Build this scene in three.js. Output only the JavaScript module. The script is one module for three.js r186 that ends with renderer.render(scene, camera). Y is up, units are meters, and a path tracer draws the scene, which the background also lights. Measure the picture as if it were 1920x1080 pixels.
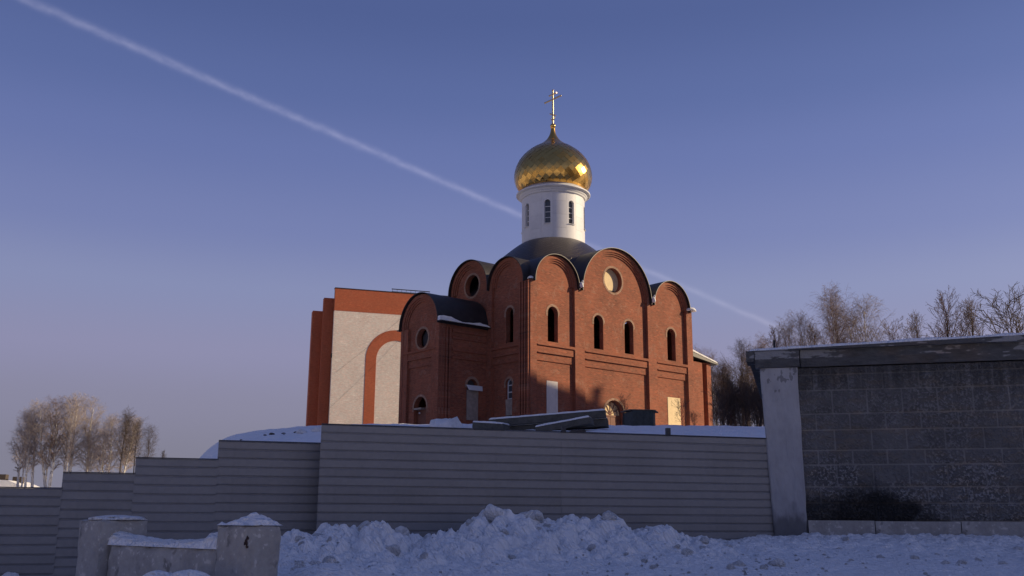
import * as THREE from 'three';
import { mergeGeometries, mergeVertices } from 'three/addons/utils/BufferGeometryUtils.js';
import { ImprovedNoise } from 'three/addons/math/ImprovedNoise.js';

// ------------------------------------------------------------------ camera, sky, sun, exposure
const scene = new THREE.Scene();
const D2R = Math.PI / 180;
const camera = new THREE.PerspectiveCamera(2 * Math.atan(540 / 1840) / D2R, 1920 / 1080, 0.1, 6000);
camera.position.set(0, 1.6, 0);
camera.rotation.order = 'YXZ';
camera.rotation.set(Math.atan(430 / 1840), 0, 0.35 * D2R);
camera.updateMatrixWorld(true);

const renderer = new THREE.WebGLRenderer({ antialias: true });
renderer.setSize(1024, 576);
renderer.toneMapping = THREE.LinearToneMapping;
renderer.toneMappingExposure = 1.25;
renderer.shadowMap.enabled = true;

const SUN_AZ = 92, SUN_EL = 20;        // azimuth from +z (behind the camera) towards +x
const sunDir = new THREE.Vector3(Math.cos(SUN_EL * D2R) * Math.sin(SUN_AZ * D2R), Math.sin(SUN_EL * D2R), Math.cos(SUN_EL * D2R) * Math.cos(SUN_AZ * D2R));
const sun = new THREE.DirectionalLight(new THREE.Color().setRGB(1, 0.8, 0.53), 4.5);
sun.position.copy(sunDir).multiplyScalar(200).add(new THREE.Vector3(0, 0, -60));
sun.target.position.set(0, 0, -60);
sun.castShadow = true;
sun.shadow.mapSize.set(4096, 4096);
Object.assign(sun.shadow.camera, { left: -130, right: 130, top: 90, bottom: -90, near: 1, far: 500 });
sun.shadow.radius = 1.6;
scene.add(sun, sun.target);

function lin(v) { v /= 255; return v <= 0.04045 ? v / 12.92 : Math.pow((v + 0.055) / 1.055, 2.4); }
const smooth = (a, b, x) => { const t = Math.min(1, Math.max(0, (x - a) / (b - a))); return t * t * (3 - 2 * t); };
const lerp = (a, b, t) => a + (b - a) * t;
const noise3 = new ImprovedNoise();
function fbm(x, y, z, oct = 4) { let s = 0, a = 0.5; for (let i = 0; i < oct; i++) { s += a * noise3.noise(x, y, z); x *= 2.03; y *= 2.03; z *= 2.03; a *= 0.5; } return s; }

{ // clear winter sky with one long contrail (air and cloud only)
  const W = 4096, H = 2048, data = new Float32Array(W * H * 4);
  const stops = [[-90, 118, 116, 132], [-4, 126, 124, 140], [3, 130, 129, 147], [6, 137, 136, 160], [9, 142, 142, 174], [12.6, 134, 142, 180], [16, 118, 129, 176], [20.5, 103, 117, 169], [24, 91, 107, 159], [28.5, 80, 96, 147], [45, 74, 89, 139], [90, 68, 84, 132]]
    .map(([e, r, g, b]) => [e, lin(r), lin(g), lin(b)]);
  const grad = new Float32Array((H + 1) * 3);
  for (let j = 0; j < H; j++) {
    const e = ((j + 0.5) / H - 0.5) * 180;
    let k = 0; while (k < stops.length - 2 && stops[k + 1][0] < e) k++;
    const t = smooth(0, 1, (e - stops[k][0]) / (stops[k + 1][0] - stops[k][0])) * 0.4 + 0.6 * Math.min(1, Math.max(0, (e - stops[k][0]) / (stops[k + 1][0] - stops[k][0])));
    for (let c = 0; c < 3; c++) grad[j * 3 + c] = lerp(stops[k][1 + c], stops[k + 1][1 + c], t);
  }
  // the contrail lies along the great circle through these two directions
  const dirA = new THREE.Vector3(-0.43027, 0.44245, -0.78683).normalize(), dirB = new THREE.Vector3(0.26226, 0.18272, -0.94754).normalize();
  const pole = new THREE.Vector3().crossVectors(dirA, dirB).normalize();
  const tang = new THREE.Vector3().crossVectors(pole, dirA).normalize();   // along the trail, from A towards B
  const inv = 1 / renderer.toneMappingExposure;
  for (let j = 0; j < H; j++) {
    const el = ((j + 0.5) / H - 0.5) * Math.PI, ce = Math.cos(el), se = Math.sin(el);
    for (let i = 0; i < W; i++) {
      const ph = ((i + 0.5) / W - 0.5) * 2 * Math.PI, dx = ce * Math.cos(ph), dz = ce * Math.sin(ph);
      const o = (j * W + i) * 4;
      const glow = Math.pow((1 + dx * sunDir.x + se * sunDir.y + dz * sunDir.z) / 2, 6);      // the air is paler round the sun, as it already is towards the picture's right side
      let r = grad[j * 3] * (1 + 0.95 * glow), g = grad[j * 3 + 1] * (1 + 0.85 * glow), b = grad[j * 3 + 2] * (1 + 0.6 * glow);
      const d = dx * pole.x + se * pole.y + dz * pole.z;
      if (Math.abs(d) < 0.03) {
        const along = Math.atan2(dx * tang.x + se * tang.y + dz * tang.z, dx * dirA.x + se * dirA.y + dz * dirA.z);   // 0 at A
        const w = lerp(0.0036, 0.0024, smooth(-0.1, 0.85, along));
        const wob = d + 0.0011 * noise3.noise(along * 40, 3.1, 0) + 0.0006 * noise3.noise(along * 130, 9.1, 0);
        let a = Math.exp(-(wob * wob) / (w * w)) * (0.8 + 0.45 * noise3.noise(along * 60, d * 260, 1.7) + 0.25 * noise3.noise(along * 190, d * 700, 4.7));
        a *= lerp(1, 0.5, smooth(0.3, 0.9, along)) * (1 - smooth(0.93, 1.0, along)) * smooth(-1.5, -0.6, along);
        a = Math.max(0, a) * 0.38;
        r += a * 0.30; g += a * 0.27; b += a * 0.29;
      }
      data[o] = r * inv; data[o + 1] = g * inv; data[o + 2] = b * inv; data[o + 3] = 1;
    }
  }
  const t = new THREE.DataTexture(data, W, H, THREE.RGBAFormat, THREE.FloatType);
  t.mapping = THREE.EquirectangularReflectionMapping;
  t.magFilter = t.minFilter = THREE.LinearFilter; t.needsUpdate = true;
  scene.background = t; scene.environment = t;
}

// ------------------------------------------------------------------ helpers
function rng(seed) { let s = seed >>> 0; return () => { s = (s + 0x6D2B79F5) | 0; let t = Math.imul(s ^ (s >>> 15), 1 | s); t = (t + Math.imul(t ^ (t >>> 7), 61 | t)) ^ t; return ((t ^ (t >>> 14)) >>> 0) / 4294967296; }; }
const taken = new Map();
function numbered(n) { const k = taken.get(n) || 0; taken.set(n, k + 1); return k ? `${n}_${String(k).padStart(3, '0')}` : n; }
function mesh(name, geo, mat, parent = scene) {
  const m = new THREE.Mesh(geo, mat); m.castShadow = m.receiveShadow = true;
  m.name = parent === scene ? numbered(name) : name; parent.add(m); return m;
}
function thing(name, label, category, [x, y, z] = [0, 0, 0], turn = 0, group) {
  const o = new THREE.Group(); o.name = numbered(name); o.position.set(x, y, z); o.rotation.y = turn; o.userData = { label, category };
  if (group) o.userData.group = group; scene.add(o); return o;
}
function tag(o, label, category, group) { Object.assign(o.userData, { label, category }); if (group) o.userData.group = group; return o; }
function part(name, parent, x = 0, y = 0, z = 0, turn = 0) { const o = new THREE.Group(); o.name = name; o.position.set(x, y, z); o.rotation.y = turn; parent.add(o); return o; }
function box(w, h, d, x = 0, y = 0, z = 0) { const g = new THREE.BoxGeometry(w, h, d); boxUV(g); return g.translate(x, y, z); }
function boxUV(g) { // uv in metres on axis-aligned faces
  const p = g.attributes.position, n = g.attributes.normal, uv = g.attributes.uv;
  for (let i = 0; i < p.count; i++) {
    const ax = Math.abs(n.getX(i)), ay = Math.abs(n.getY(i));
    if (ax > 0.7) uv.setXY(i, p.getZ(i), p.getY(i)); else if (ay > 0.7) uv.setXY(i, p.getX(i), p.getZ(i)); else uv.setXY(i, p.getX(i), p.getY(i));
  }
  return g;
}
function merged(list) { return mergeGeometries(list.map(g => { const n = g.index ? g.toNonIndexed() : g; for (const k of Object.keys(n.attributes)) if (!['position', 'normal', 'uv'].includes(k)) n.deleteAttribute(k); return n; })); }
// a slab in the x-y plane whose front face is at z = front and whose back face is at z = back
function slab(shape, front, back, curve = 20) {
  const g = new THREE.ExtrudeGeometry(shape, { depth: front - back, bevelEnabled: false, curveSegments: curve });
  return g.translate(0, 0, back);
}
function archPath(c, y0, half, spring, Cls = THREE.Path, r = half) {   // opening with a round head
  const p = new Cls(); p.moveTo(c - half, y0); p.lineTo(c + half, y0); p.lineTo(c + half, spring);
  if (r === half) p.absarc(c, spring, half, 0, Math.PI, false);
  p.lineTo(c - half, y0); return p;
}
function rectPath(x0, y0, x1, y1, Cls = THREE.Path) { const p = new Cls(); p.moveTo(x0, y0); p.lineTo(x1, y0); p.lineTo(x1, y1); p.lineTo(x0, y1); p.lineTo(x0, y0); return p; }
function circlePath(c, y, r, Cls = THREE.Path) { const p = new Cls(); p.absarc(c, y, r, 0, Math.PI * 2, false); return p; }

// ------------------------------------------------------------------ textures (what the surfaces are made of)
function tileNoise(size, cells, seed) { // tileable value noise 0..1
  const r = rng(seed), g = new Float32Array(cells * cells); for (let i = 0; i < g.length; i++) g[i] = r();
  const out = new Float32Array(size * size);
  for (let y = 0; y < size; y++) {
    const fy = y / size * cells, y0 = Math.floor(fy), ty = smooth(0, 1, fy - y0), ya = (y0 % cells) * cells, yb = ((y0 + 1) % cells) * cells;
    for (let x = 0; x < size; x++) {
      const fx = x / size * cells, x0 = Math.floor(fx), tx = smooth(0, 1, fx - x0), x1 = (x0 + 1) % cells, xa = x0 % cells;
      out[y * size + x] = lerp(lerp(g[ya + xa], g[ya + x1], tx), lerp(g[yb + xa], g[yb + x1], tx), ty);
    }
  }
  return out;
}
function tileFbm(size, cells, oct, seed) { const out = new Float32Array(size * size); let a = 0.5, tot = 0; for (let o = 0; o < oct; o++) { const n = tileNoise(size, cells, seed + o * 17); for (let i = 0; i < out.length; i++) out[i] += a * n[i]; tot += a; a *= 0.55; cells *= 2; } for (let i = 0; i < out.length; i++) out[i] /= tot; return out; }
function texture(w, h, fn, metresW, metresH, srgb = true) { // fn(x, y) -> [r, g, b] linear 0..1 (colour) or value (data)
  const d = new Uint8Array(w * h * 4);
  const enc = v => { v = Math.min(1, Math.max(0, v)); return Math.round(255 * (srgb ? (v <= 0.0031308 ? v * 12.92 : 1.055 * Math.pow(v, 1 / 2.4) - 0.055) : v)); };
  for (let y = 0; y < h; y++) for (let x = 0; x < w; x++) { const c = fn(x, y), o = (y * w + x) * 4; if (typeof c === 'number') d[o] = d[o + 1] = d[o + 2] = enc(c); else { d[o] = enc(c[0]); d[o + 1] = enc(c[1]); d[o + 2] = enc(c[2]); } d[o + 3] = 255; }
  const t = new THREE.DataTexture(d, w, h, THREE.RGBAFormat, THREE.UnsignedByteType);
  t.wrapS = t.wrapT = THREE.RepeatWrapping; t.magFilter = THREE.LinearFilter; t.minFilter = THREE.LinearMipmapLinearFilter; t.generateMipmaps = true;
  t.repeat.set(1 / metresW, 1 / metresH); if (srgb) t.colorSpace = THREE.SRGBColorSpace; t.needsUpdate = true; return t;
}
function brickTexture(seed, base, mortar, vary, patch, S = 1536, metres = 9) {
  const rows = metres / 0.075, cols = metres / 0.25, r = rng(seed);
  const n = Math.round(rows), m = Math.round(cols), tone = new Float32Array(n * m * 2), hue = new Float32Array(n * m * 2);
  for (let i = 0; i < tone.length; i++) { tone[i] = (r() + r() - 1) * vary; hue[i] = r() - 0.5; if (r() < 0.04) tone[i] -= 0.35 * vary * 2; if (r() < 0.025) tone[i] += vary * 1.6; }
  const big = tileFbm(S, 7, 5, seed + 3), fine = tileFbm(S, 90, 2, seed + 9), lime = tileFbm(S, 16, 4, seed + 21);
  const px = S / metres;
  return texture(S, S, (x, y) => {
    const i = y * S + x, fy = y / px / 0.075, row = Math.floor(fy), fx = x / px / 0.25 + (row % 2) * 0.5, col = Math.floor(fx), k = (row % n) * m + (col % m);
    const ry = fy - row, rx = fx - col, isM = ry < 0.14 || rx < 0.045;
    let t = 1 + tone[k] + (big[i] - 0.5) * patch + (fine[i] - 0.5) * 0.25;
    let c = [base[0] * t, base[1] * t * (1 + hue[k] * 0.16), base[2] * t * (1 + hue[k] * 0.2)];
    if (isM) c = c.map((v, q) => lerp(v, mortar[q], 0.75));
    const L = smooth(0.58, 0.78, lime[i]) * 0.34 * smooth(0.35, 0.65, fine[i]);        // lime bloom left on fresh masonry
    return c.map((v, q) => lerp(v, mortar[q] * 1.1, L));
  }, metres, metres);
}
function speckle(seed, base, amp, metres, S = 512, cells = 8) { const a = tileFbm(S, cells, 5, seed), b = tileFbm(S, 64, 2, seed + 5); return texture(S, S, (x, y) => { const t = 1 + (a[y * S + x] - 0.5) * amp * 2 + (b[y * S + x] - 0.5) * amp * 0.9; return [base[0] * t, base[1] * t, base[2] * t]; }, metres, metres); }
function bumpTex(seed, cells, oct, metres, S = 512) { const a = tileFbm(S, cells, oct, seed); return texture(S, S, (x, y) => smooth(0.15, 0.85, a[y * S + x]), metres, metres, false); }

const std = o => new THREE.MeshStandardMaterial(o);
const M = {};
M.brick = std({ map: brickTexture(11, [0.238, 0.067, 0.031], [0.24, 0.165, 0.12], 0.24, 0.62), roughness: 0.92 });
M.brickGrey = std({ map: brickTexture(23, [0.27, 0.15, 0.095], [0.38, 0.33, 0.27], 0.25, 0.6, 512, 3), roughness: 0.95 });
M.officeWhite = std({ map: brickTexture(31, [0.66, 0.56, 0.47], [0.52, 0.45, 0.38], 0.10, 0.16, 1024, 9), roughness: 0.9 });
M.officeRed = std({ map: brickTexture(41, [0.36, 0.086, 0.034], [0.36, 0.12, 0.062], 0.12, 0.18, 1024, 9), roughness: 0.9 });
M.darkMetal = std({ map: speckle(51, [0.030, 0.026, 0.026], 0.35, 2.5), roughness: 0.5, metalness: 0.25 });
M.shingleMetal = std({ color: new THREE.Color().setRGB(0.07, 0.058, 0.054), roughness: 0.34, metalness: 0.5 });
M.gold = [0, 1, 2, 3].map(i => std({ color: new THREE.Color().setRGB(0.70 - i * 0.035, 0.43 - i * 0.03, 0.125 - i * 0.012), roughness: 0.17 + i * 0.035, metalness: 1 }));
M.cross = std({ color: new THREE.Color().setRGB(0.50, 0.39, 0.24), roughness: 0.4, metalness: 1 });
M.white = [0, 1, 2].map(i => std({ map: speckle(61 + i, [0.62 - i * 0.022, 0.615 - i * 0.022, 0.62 - i * 0.02], 0.06, 1.4, 256), roughness: 0.55 }));
M.whiteTrim = std({ color: new THREE.Color().setRGB(0.60, 0.60, 0.61), roughness: 0.5 });
M.glass = new THREE.MeshPhysicalMaterial({ color: new THREE.Color().setRGB(0.06, 0.065, 0.075), roughness: 0.08, metalness: 0 });
M.board = std({ map: speckle(71, [0.68, 0.53, 0.31], 0.14, 1.2, 256), roughness: 0.85 });
M.whiteBoard = std({ map: speckle(73, [0.63, 0.58, 0.53], 0.10, 1.6, 256), roughness: 0.85 });
M.greyBoard = std({ map: speckle(75, [0.30, 0.25, 0.21], 0.3, 1.1, 256), roughness: 0.9 });
M.door = std({ map: speckle(77, [0.17, 0.062, 0.036], 0.3, 1.5, 256), roughness: 0.7 });
M.fence = [0, 1, 2].map(i => std({ map: speckle(81 + i, [0.232 + i * 0.007, 0.222 + i * 0.007, 0.213 + i * 0.007], 0.13, 2.2, 256), roughness: 0.5, metalness: 0.15 }));
M.fenceDark = std({ color: new THREE.Color().setRGB(0.05, 0.05, 0.056), roughness: 0.6, metalness: 0.3 });
M.concrete = std({ map: (() => { const a = tileFbm(1024, 6, 6, 91), b = tileFbm(1024, 40, 3, 92), c = tileFbm(1024, 14, 4, 94); return texture(1024, 1024, (x, y) => { const k = y * 1024 + x; let v = 0.36 * (1 + 0.5 * (a[k] - 0.5) + 0.3 * (b[k] - 0.5)); v *= 1 - 0.5 * smooth(0.56, 0.68, c[k]) * smooth(0.4, 0.6, a[k]); v = lerp(v, 0.6, 0.6 * smooth(0.70, 0.76, b[k])); return [v * 1.03, v * 0.97, v * 0.89]; }, 1.7, 1.7); })(), bumpMap: bumpTex(93, 24, 4, 0.9), bumpScale: 0.006, roughness: 0.92 });
M.slabConcrete = std({ map: speckle(95, [0.095, 0.09, 0.075], 0.4, 1.9, 512), roughness: 0.95 });
M.snow = std({ map: speckle(101, [0.90, 0.885, 0.865], 0.035, 3, 512), bumpMap: bumpTex(103, 20, 5, 1.1, 1024), bumpScale: 0.04, roughness: 0.85 });
M.snowFar = std({ map: speckle(105, [0.88, 0.865, 0.845], 0.05, 11, 512), bumpMap: bumpTex(107, 14, 5, 6, 1024), bumpScale: 0.12, roughness: 0.9 });
M.soil = std({ color: new THREE.Color().setRGB(0.075, 0.06, 0.05), roughness: 1 });
M.shed = std({ map: speckle(111, [0.055, 0.062, 0.06], 0.4, 1.3, 256), roughness: 0.75, metalness: 0.2 });
M.shedWood = std({ map: speckle(113, [0.15, 0.115, 0.085], 0.5, 0.9, 256), roughness: 0.9 });
M.pipe = std({ color: new THREE.Color().setRGB(0.018, 0.018, 0.022), roughness: 0.6, metalness: 0.4 });
{ // birch bark: pale with dark dashes across the stem (uv: x = round the stem, y = metres up)
  const a = tileFbm(256, 8, 4, 121), b = tileNoise(256, 40, 131), c = tileNoise(256, 6, 133);
  M.birchBark = std({ map: texture(256, 256, (x, y) => { const k = y * 256 + x, dash = smooth(0.62, 0.72, b[(y * 256 + ((x * 0.25) | 0)) % 65536] * 0.6 + c[k] * 0.4); const v = lerp(0.74 + (a[k] - 0.5) * 0.25, 0.06, dash); return [v, v * 0.95, v * 0.86]; }, 1, 2), roughness: 0.9 });
}
M.birchTwig = std({ color: new THREE.Color().setRGB(0.20, 0.135, 0.10), roughness: 0.95 });
M.frostTwig = std({ color: new THREE.Color().setRGB(0.40, 0.33, 0.29), roughness: 0.95 });
M.birchTwigGrey = std({ color: new THREE.Color().setRGB(0.30, 0.24, 0.20), roughness: 0.95 });
M.darkTwig = std({ color: new THREE.Color().setRGB(0.085, 0.062, 0.05), roughness: 0.95 });
M.darkBark = std({ map: speckle(141, [0.062, 0.048, 0.04], 0.45, 0.8, 256), roughness: 0.95 });
M.rust = std({ color: new THREE.Color().setRGB(0.045, 0.026, 0.022), roughness: 0.9 });

// ------------------------------------------------------------------ ground
function curveAt(pts, v) { if (v <= pts[0][0]) return pts[0][1]; for (let i = 1; i < pts.length; i++) if (v <= pts[i][0]) { const t = (v - pts[i - 1][0]) / (pts[i][0] - pts[i - 1][0]); return lerp(pts[i - 1][1], pts[i][1], t); } return pts[pts.length - 1][1]; }
const hillR = [[-300, -1], [0, 0], [3, 0.25], [7, 0.95], [12, 1.15], [15.5, 1.28], [22, 2.35], [30, 3.75], [42, 5.22], [54, 6.5], [64, 7.42], [70, 7.7], [100, 9.0], [160, 12], [400, 16], [3000, 24]];
const hillL = [[-300, -1], [0, -0.1], [7, 0.5], [12, 0.55], [20, 0.7], [40, 1.5], [70, 3.0], [92, 4.0], [120, 4.4], [400, 5], [3000, 8]];
function groundH(x, z) {
  const d = -z;
  const edge = d < 20 ? lerp(-2.3, -6, smooth(8, 20, d)) : lerp(-6, -7.4, smooth(20, 34, d));
  const t = smooth(edge - (d < 20 ? 3.5 : lerp(4, 10.5, smooth(20, 40, d)) + smooth(60, 90, d) * 8), edge, x);
  const q = Math.min(1, Math.max(0, (x + 0.336 * d) / (0.15 * Math.max(1, d)))), dome = (1 - Math.pow(1 - q, 6)) * (0.89 + 0.11 * Math.min(1, Math.max(0, (x / Math.max(1, d) + 0.30) / 0.11))), wd = smooth(26, 34, d) * (1 - smooth(52, 62, d));
  let h = lerp(curveAt(hillL, d), curveAt(hillR, d), lerp(t, dome, wd));
  if (d > 18) h += 0.16 * fbm(x * 0.16, 5, z * 0.16, 4) * smooth(18, 30, d) * 1.6 + 0.05 * fbm(x * 0.9, 2, z * 0.9, 3) + 0.10 * fbm(x * 1.7, 8, z * 1.7, 3) * smooth(30, 38, d);
  return h;
}
{
  const ang = []; for (let a = -40; a <= 40.01; a += 0.25) ang.push(a); for (let a = 44; a < 319.9; a += 4) ang.push(a);
  const rad = [0.5]; while (rad[rad.length - 1] < 3000) rad.push(rad[rad.length - 1] * 1.035 + 0.06);
  const pos = [], uv = [], idx = [], na = ang.length;
  for (const r of rad) for (const a of ang) {
    const x = r * Math.sin(a * D2R), z = -r * Math.cos(a * D2R);
    const under = (x > -7 && x < 8.5 && -z > 4.5 && -z < 16) ? -0.3 : 0;      // the snow bank lies over it there
    pos.push(x, groundH(x, z) + under, z); uv.push(x, z);
  }
  for (let j = 0; j < rad.length - 1; j++) for (let i = 0; i < na; i++) { const i2 = (i + 1) % na, a = j * na + i, b = j * na + i2, c = a + na, d = b + na; idx.push(a, b, c, b, d, c); }
  const c0 = pos.length / 3; pos.push(0, groundH(0, 0), 0); uv.push(0, 0); for (let i = 0; i < na; i++) idx.push(c0, (i + 1) % na, i);
  const g = new THREE.BufferGeometry(); g.setAttribute('position', new THREE.Float32BufferAttribute(pos, 3)); g.setAttribute('uv', new THREE.Float32BufferAttribute(uv, 2)); g.setIndex(idx); g.computeVertexNormals();
  const m = mesh('snow_ground', g, M.snowFar); m.userData = { kind: 'structure', label: 'snow covered hillside rising to the church', category: 'ground' };
}

// ------------------------------------------------------------------ church (local x = along the sunlit side, local z = out of that side, y = 0 at world 7.3)
const BASE = 7.3;
const church = thing('brick_church', 'red brick church with a gold onion dome on a white drum', 'church', [1.297, BASE, -68], 40 * D2R);
const U = 17.7, V = 14.2;
const Y = h => h - BASE;

function faceOutline(len, bays, inset) {
  const B = [...bays].sort((p, q) => q.c - p.c), s = new THREE.Shape(); s.moveTo(inset, 0); s.lineTo(len - inset, 0); s.lineTo(len - inset, B[0].spring - inset);
  for (const b of B) { s.lineTo(b.c + b.r - inset, b.spring - inset); s.lineTo(b.c + b.r - inset, b.spring); s.absarc(b.c, b.spring, b.r - inset, 0, Math.PI, false); s.lineTo(b.c - b.r + inset, b.spring - inset); }
  s.lineTo(inset, B[B.length - 1].spring - inset); s.lineTo(inset, 0); return s;
}
// one facade: stepped pilaster and arch orders in front of a wall with real openings
function facade(name, len, bays, o, x, y, z, turn, mat = M.brick) {
  const g = part(name, church, x, y, z, turn);
  const E = 0.02, step = 0.085;
  const orders = [[0.0, 0.0, o.bandTop], [0.13, 1, o.bandTop - 0.5], [0.26, 2, o.bandTop - 1.05]];
  for (const [ins, k, low] of orders) {
    const s = faceOutline(len, bays, E + k * 0.012);
    for (const b of bays) {
      const h0 = b.r - 0.28, half = h0 - ins, p = new THREE.Path(), y0 = o.panelBottom + k * 0.004;
      p.moveTo(b.c - h0 + k * 0.004, y0); p.lineTo(b.c + h0 - k * 0.004, y0); p.lineTo(b.c + h0 - k * 0.004, b.spring); p.lineTo(b.c + half, b.spring); p.absarc(b.c, b.spring, half, 0, Math.PI, false); p.lineTo(b.c - h0 + k * 0.004, b.spring); p.lineTo(b.c - h0 + k * 0.004, y0);
      s.holes.push(p);
      if (o.lower !== false) s.holes.push(rectPath(b.c - (b.r - 0.28 - ins * 0.25), 0.02, b.c + (b.r - 0.28 - ins * 0.25), low));
    }
    mesh('pilaster_arcade', slab(s, -k * step, -0.5 - k * 0.013), mat, g);
  }
  const w = faceOutline(len, bays, E + 0.05);
  for (const h of o.holes) w.holes.push(h.kind === 'round' ? circlePath(h.c, h.y, h.r) : h.kind === 'rect' ? rectPath(h.c - h.half, h.y0, h.c + h.half, h.y1) : archPath(h.c, h.y0, h.half, h.spring));
  mesh('wall', slab(w, -3 * step, -0.66), mat, g);
  for (const h of o.holes) {                                   // brick rings round the openings
    if (h.ring === false || h.kind === 'rect') continue;
    const q = 0.17, s = new THREE.Shape();
    if (h.kind === 'round') { s.absarc(h.c, h.y, h.r + q, 0, Math.PI * 2, false); s.holes.push(circlePath(h.c, h.y, h.r + 0.004)); }
    else { s.moveTo(h.c + h.half + q, h.spring - 0.25); s.absarc(h.c, h.spring, h.half + q, 0, Math.PI, false); s.lineTo(h.c - h.half - q, h.spring - 0.25); s.lineTo(h.c - h.half - 0.004, h.spring - 0.25); s.absarc(h.c, h.spring, h.half + 0.004, Math.PI, 0, true); s.lineTo(h.c + h.half + 0.004, h.spring - 0.25); }
    mesh('window_arch', slab(s, -3 * step + 0.018, -3 * step - 0.06), M.brickGrey, g);
  }
  for (const b of bays) {                                      // soldier-course ledge lines under each upper panel
    const half = b.r - 0.3;
    mesh('string_course', box(half * 2 - 0.04, 0.07, 0.30, b.c, o.bandTop + 0.06, -0.15 + 0.045), mat, g);
    mesh('string_course', box(half * 2 - 0.3, 0.06, 0.30, b.c, o.bandTop - 0.475, -0.15 - 0.03), mat, g);
  }
  return g;
}
const up = (c, half = 0.5) => ({ kind: 'arch', c, half, y0: Y(13.92), spring: Y(16.53) - half });
const round = (c, y, r) => ({ kind: 'round', c, y: Y(y), r });
const SP = Y(18.2), opt = { bandTop: Y(13.5), panelBottom: Y(13.72) };
const southBays = [{ c: 2.5, r: 2.15, spring: SP }, { c: 8.82, r: 3.75, spring: SP }, { c: 15.12, r: 2.15, spring: SP }];
const northBays = southBays.map((b, k) => ({ ...b, spring: k ? SP : SP - 2.5 }));
const westBays = [{ c: 2.6, r: 2.05, spring: SP }, { c: 7.1, r: 2.4, spring: SP + 0.28 }, { c: 11.6, r: 2.05, spring: SP - 2.5 }];
const south = facade('south_facade', U, southBays, { ...opt, holes: [up(2.4), up(7.06), up(10.38), up(15.33), round(8.72, 19.5, 0.97),
  { kind: 'rect', c: 2.3, half: 0.54, y0: Y(8.5), y1: Y(11.08) }, { kind: 'rect', c: 15.4, half: 0.76, y0: Y(8.5), y1: Y(10.97) }, { kind: 'arch', c: 8.62, half: 1.08, y0: 0.3, spring: Y(10.2) - 1.08 }] }, 0, 0, 0, 0);
south.name = 'sunlit_facade';
const W = v => V - v;     // the west facade's own x runs the other way
const west = facade('porch_facade', V, westBays.map(b => ({ ...b, c: V - b.c })), { ...opt, holes: [up(W(2.57), 0.42), round(W(7.1), 18.95, 0.85), { kind: 'arch', c: W(2.6), half: 0.36, y0: Y(8.6), spring: Y(11.3) - 0.36 }] }, 0, 0, -V, -Math.PI / 2);
facade('apse_facade', V, westBays.map(b => ({ ...b, spring: Math.max(b.spring, SP) })), { ...opt, holes: [round(7.1, 18.95, 0.85)] }, U, 0, 0, Math.PI / 2);
facade('rear_facade', U, northBays.map(b => ({ ...b, c: U - b.c })), { ...opt, holes: [up(2.4), up(15.3)] }, U, 0, -V, Math.PI);
// ribbed corner beside the sunlit side
for (let k = 0; k < 4; k++) mesh('corner_rib', box(0.16, SP - 0.1, 0.15, -0.06, (SP - 0.1) / 2, -0.14 - k * 0.29), M.brick, church);
// plinth course all round
mesh('plinth', merged([box(U + 0.12, 0.9, 0.3, U / 2, 0.2, -0.06), box(0.3, 0.9, V, 0.06, 0.2, -V / 2 - 0.02), box(U + 0.12, 0.9, 0.3, U / 2, 0.2, -V + 0.06)]), M.brick, church);

// boards, doors and frames in the openings of the sunlit side
mesh('boarded_window', box(1.06, 2.56, 0.05, 2.3, Y(9.79), -0.25), M.whiteBoard, church).userData.label = 'pale board closing a ground floor window, half in shadow';
mesh('boarded_window', box(1.50, 2.45, 0.05, 15.4, Y(9.735), -0.25), M.board, church).userData.label = 'sunlit tan board closing a ground floor window';
mesh('round_window_board', new THREE.CylinderGeometry(1.2, 1.2, 0.04, 40).rotateX(Math.PI / 2).translate(8.72, Y(19.5), -0.69), M.board, church);
{
  const d = part('entrance_door', church, 8.62, 0, -0.72);
  const sp = Y(10.2) - 1.08;
  for (const s of [-1, 1]) { mesh('door_leaf', box(1.03, sp - 0.42, 0.07, s * 0.53, 0.3 + (sp - 0.42) / 2, 0), M.door, d); }
  mesh('door_transom', box(2.14, 0.12, 0.12, 0, sp - 0.05, 0.01), M.door, d);
  const fan = new THREE.Shape(); fan.moveTo(1.05, sp + 0.01); fan.absarc(0, sp + 0.01, 1.05, 0, Math.PI, false);
  mesh('fanlight_board', slab(fan, 0.0, -0.04), M.board, d);
  for (const a of [30, 60, 90, 120, 150]) mesh('fanlight_bar', box(0.98, 0.045, 0.05, 0.5, 0, 0.02).applyMatrix4(new THREE.Matrix4().makeRotationZ(a * D2R)).translate(0, sp + 0.03, 0), M.door, d);
  const rim = new THREE.Shape(); rim.absarc(0, sp + 0.01, 1.07, 0, Math.PI, false); rim.absarc(0, sp + 0.01, 0.98, Math.PI, 0, true); mesh('fanlight_frame', slab(rim, 0.05, -0.05), M.door, d);
}
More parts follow.
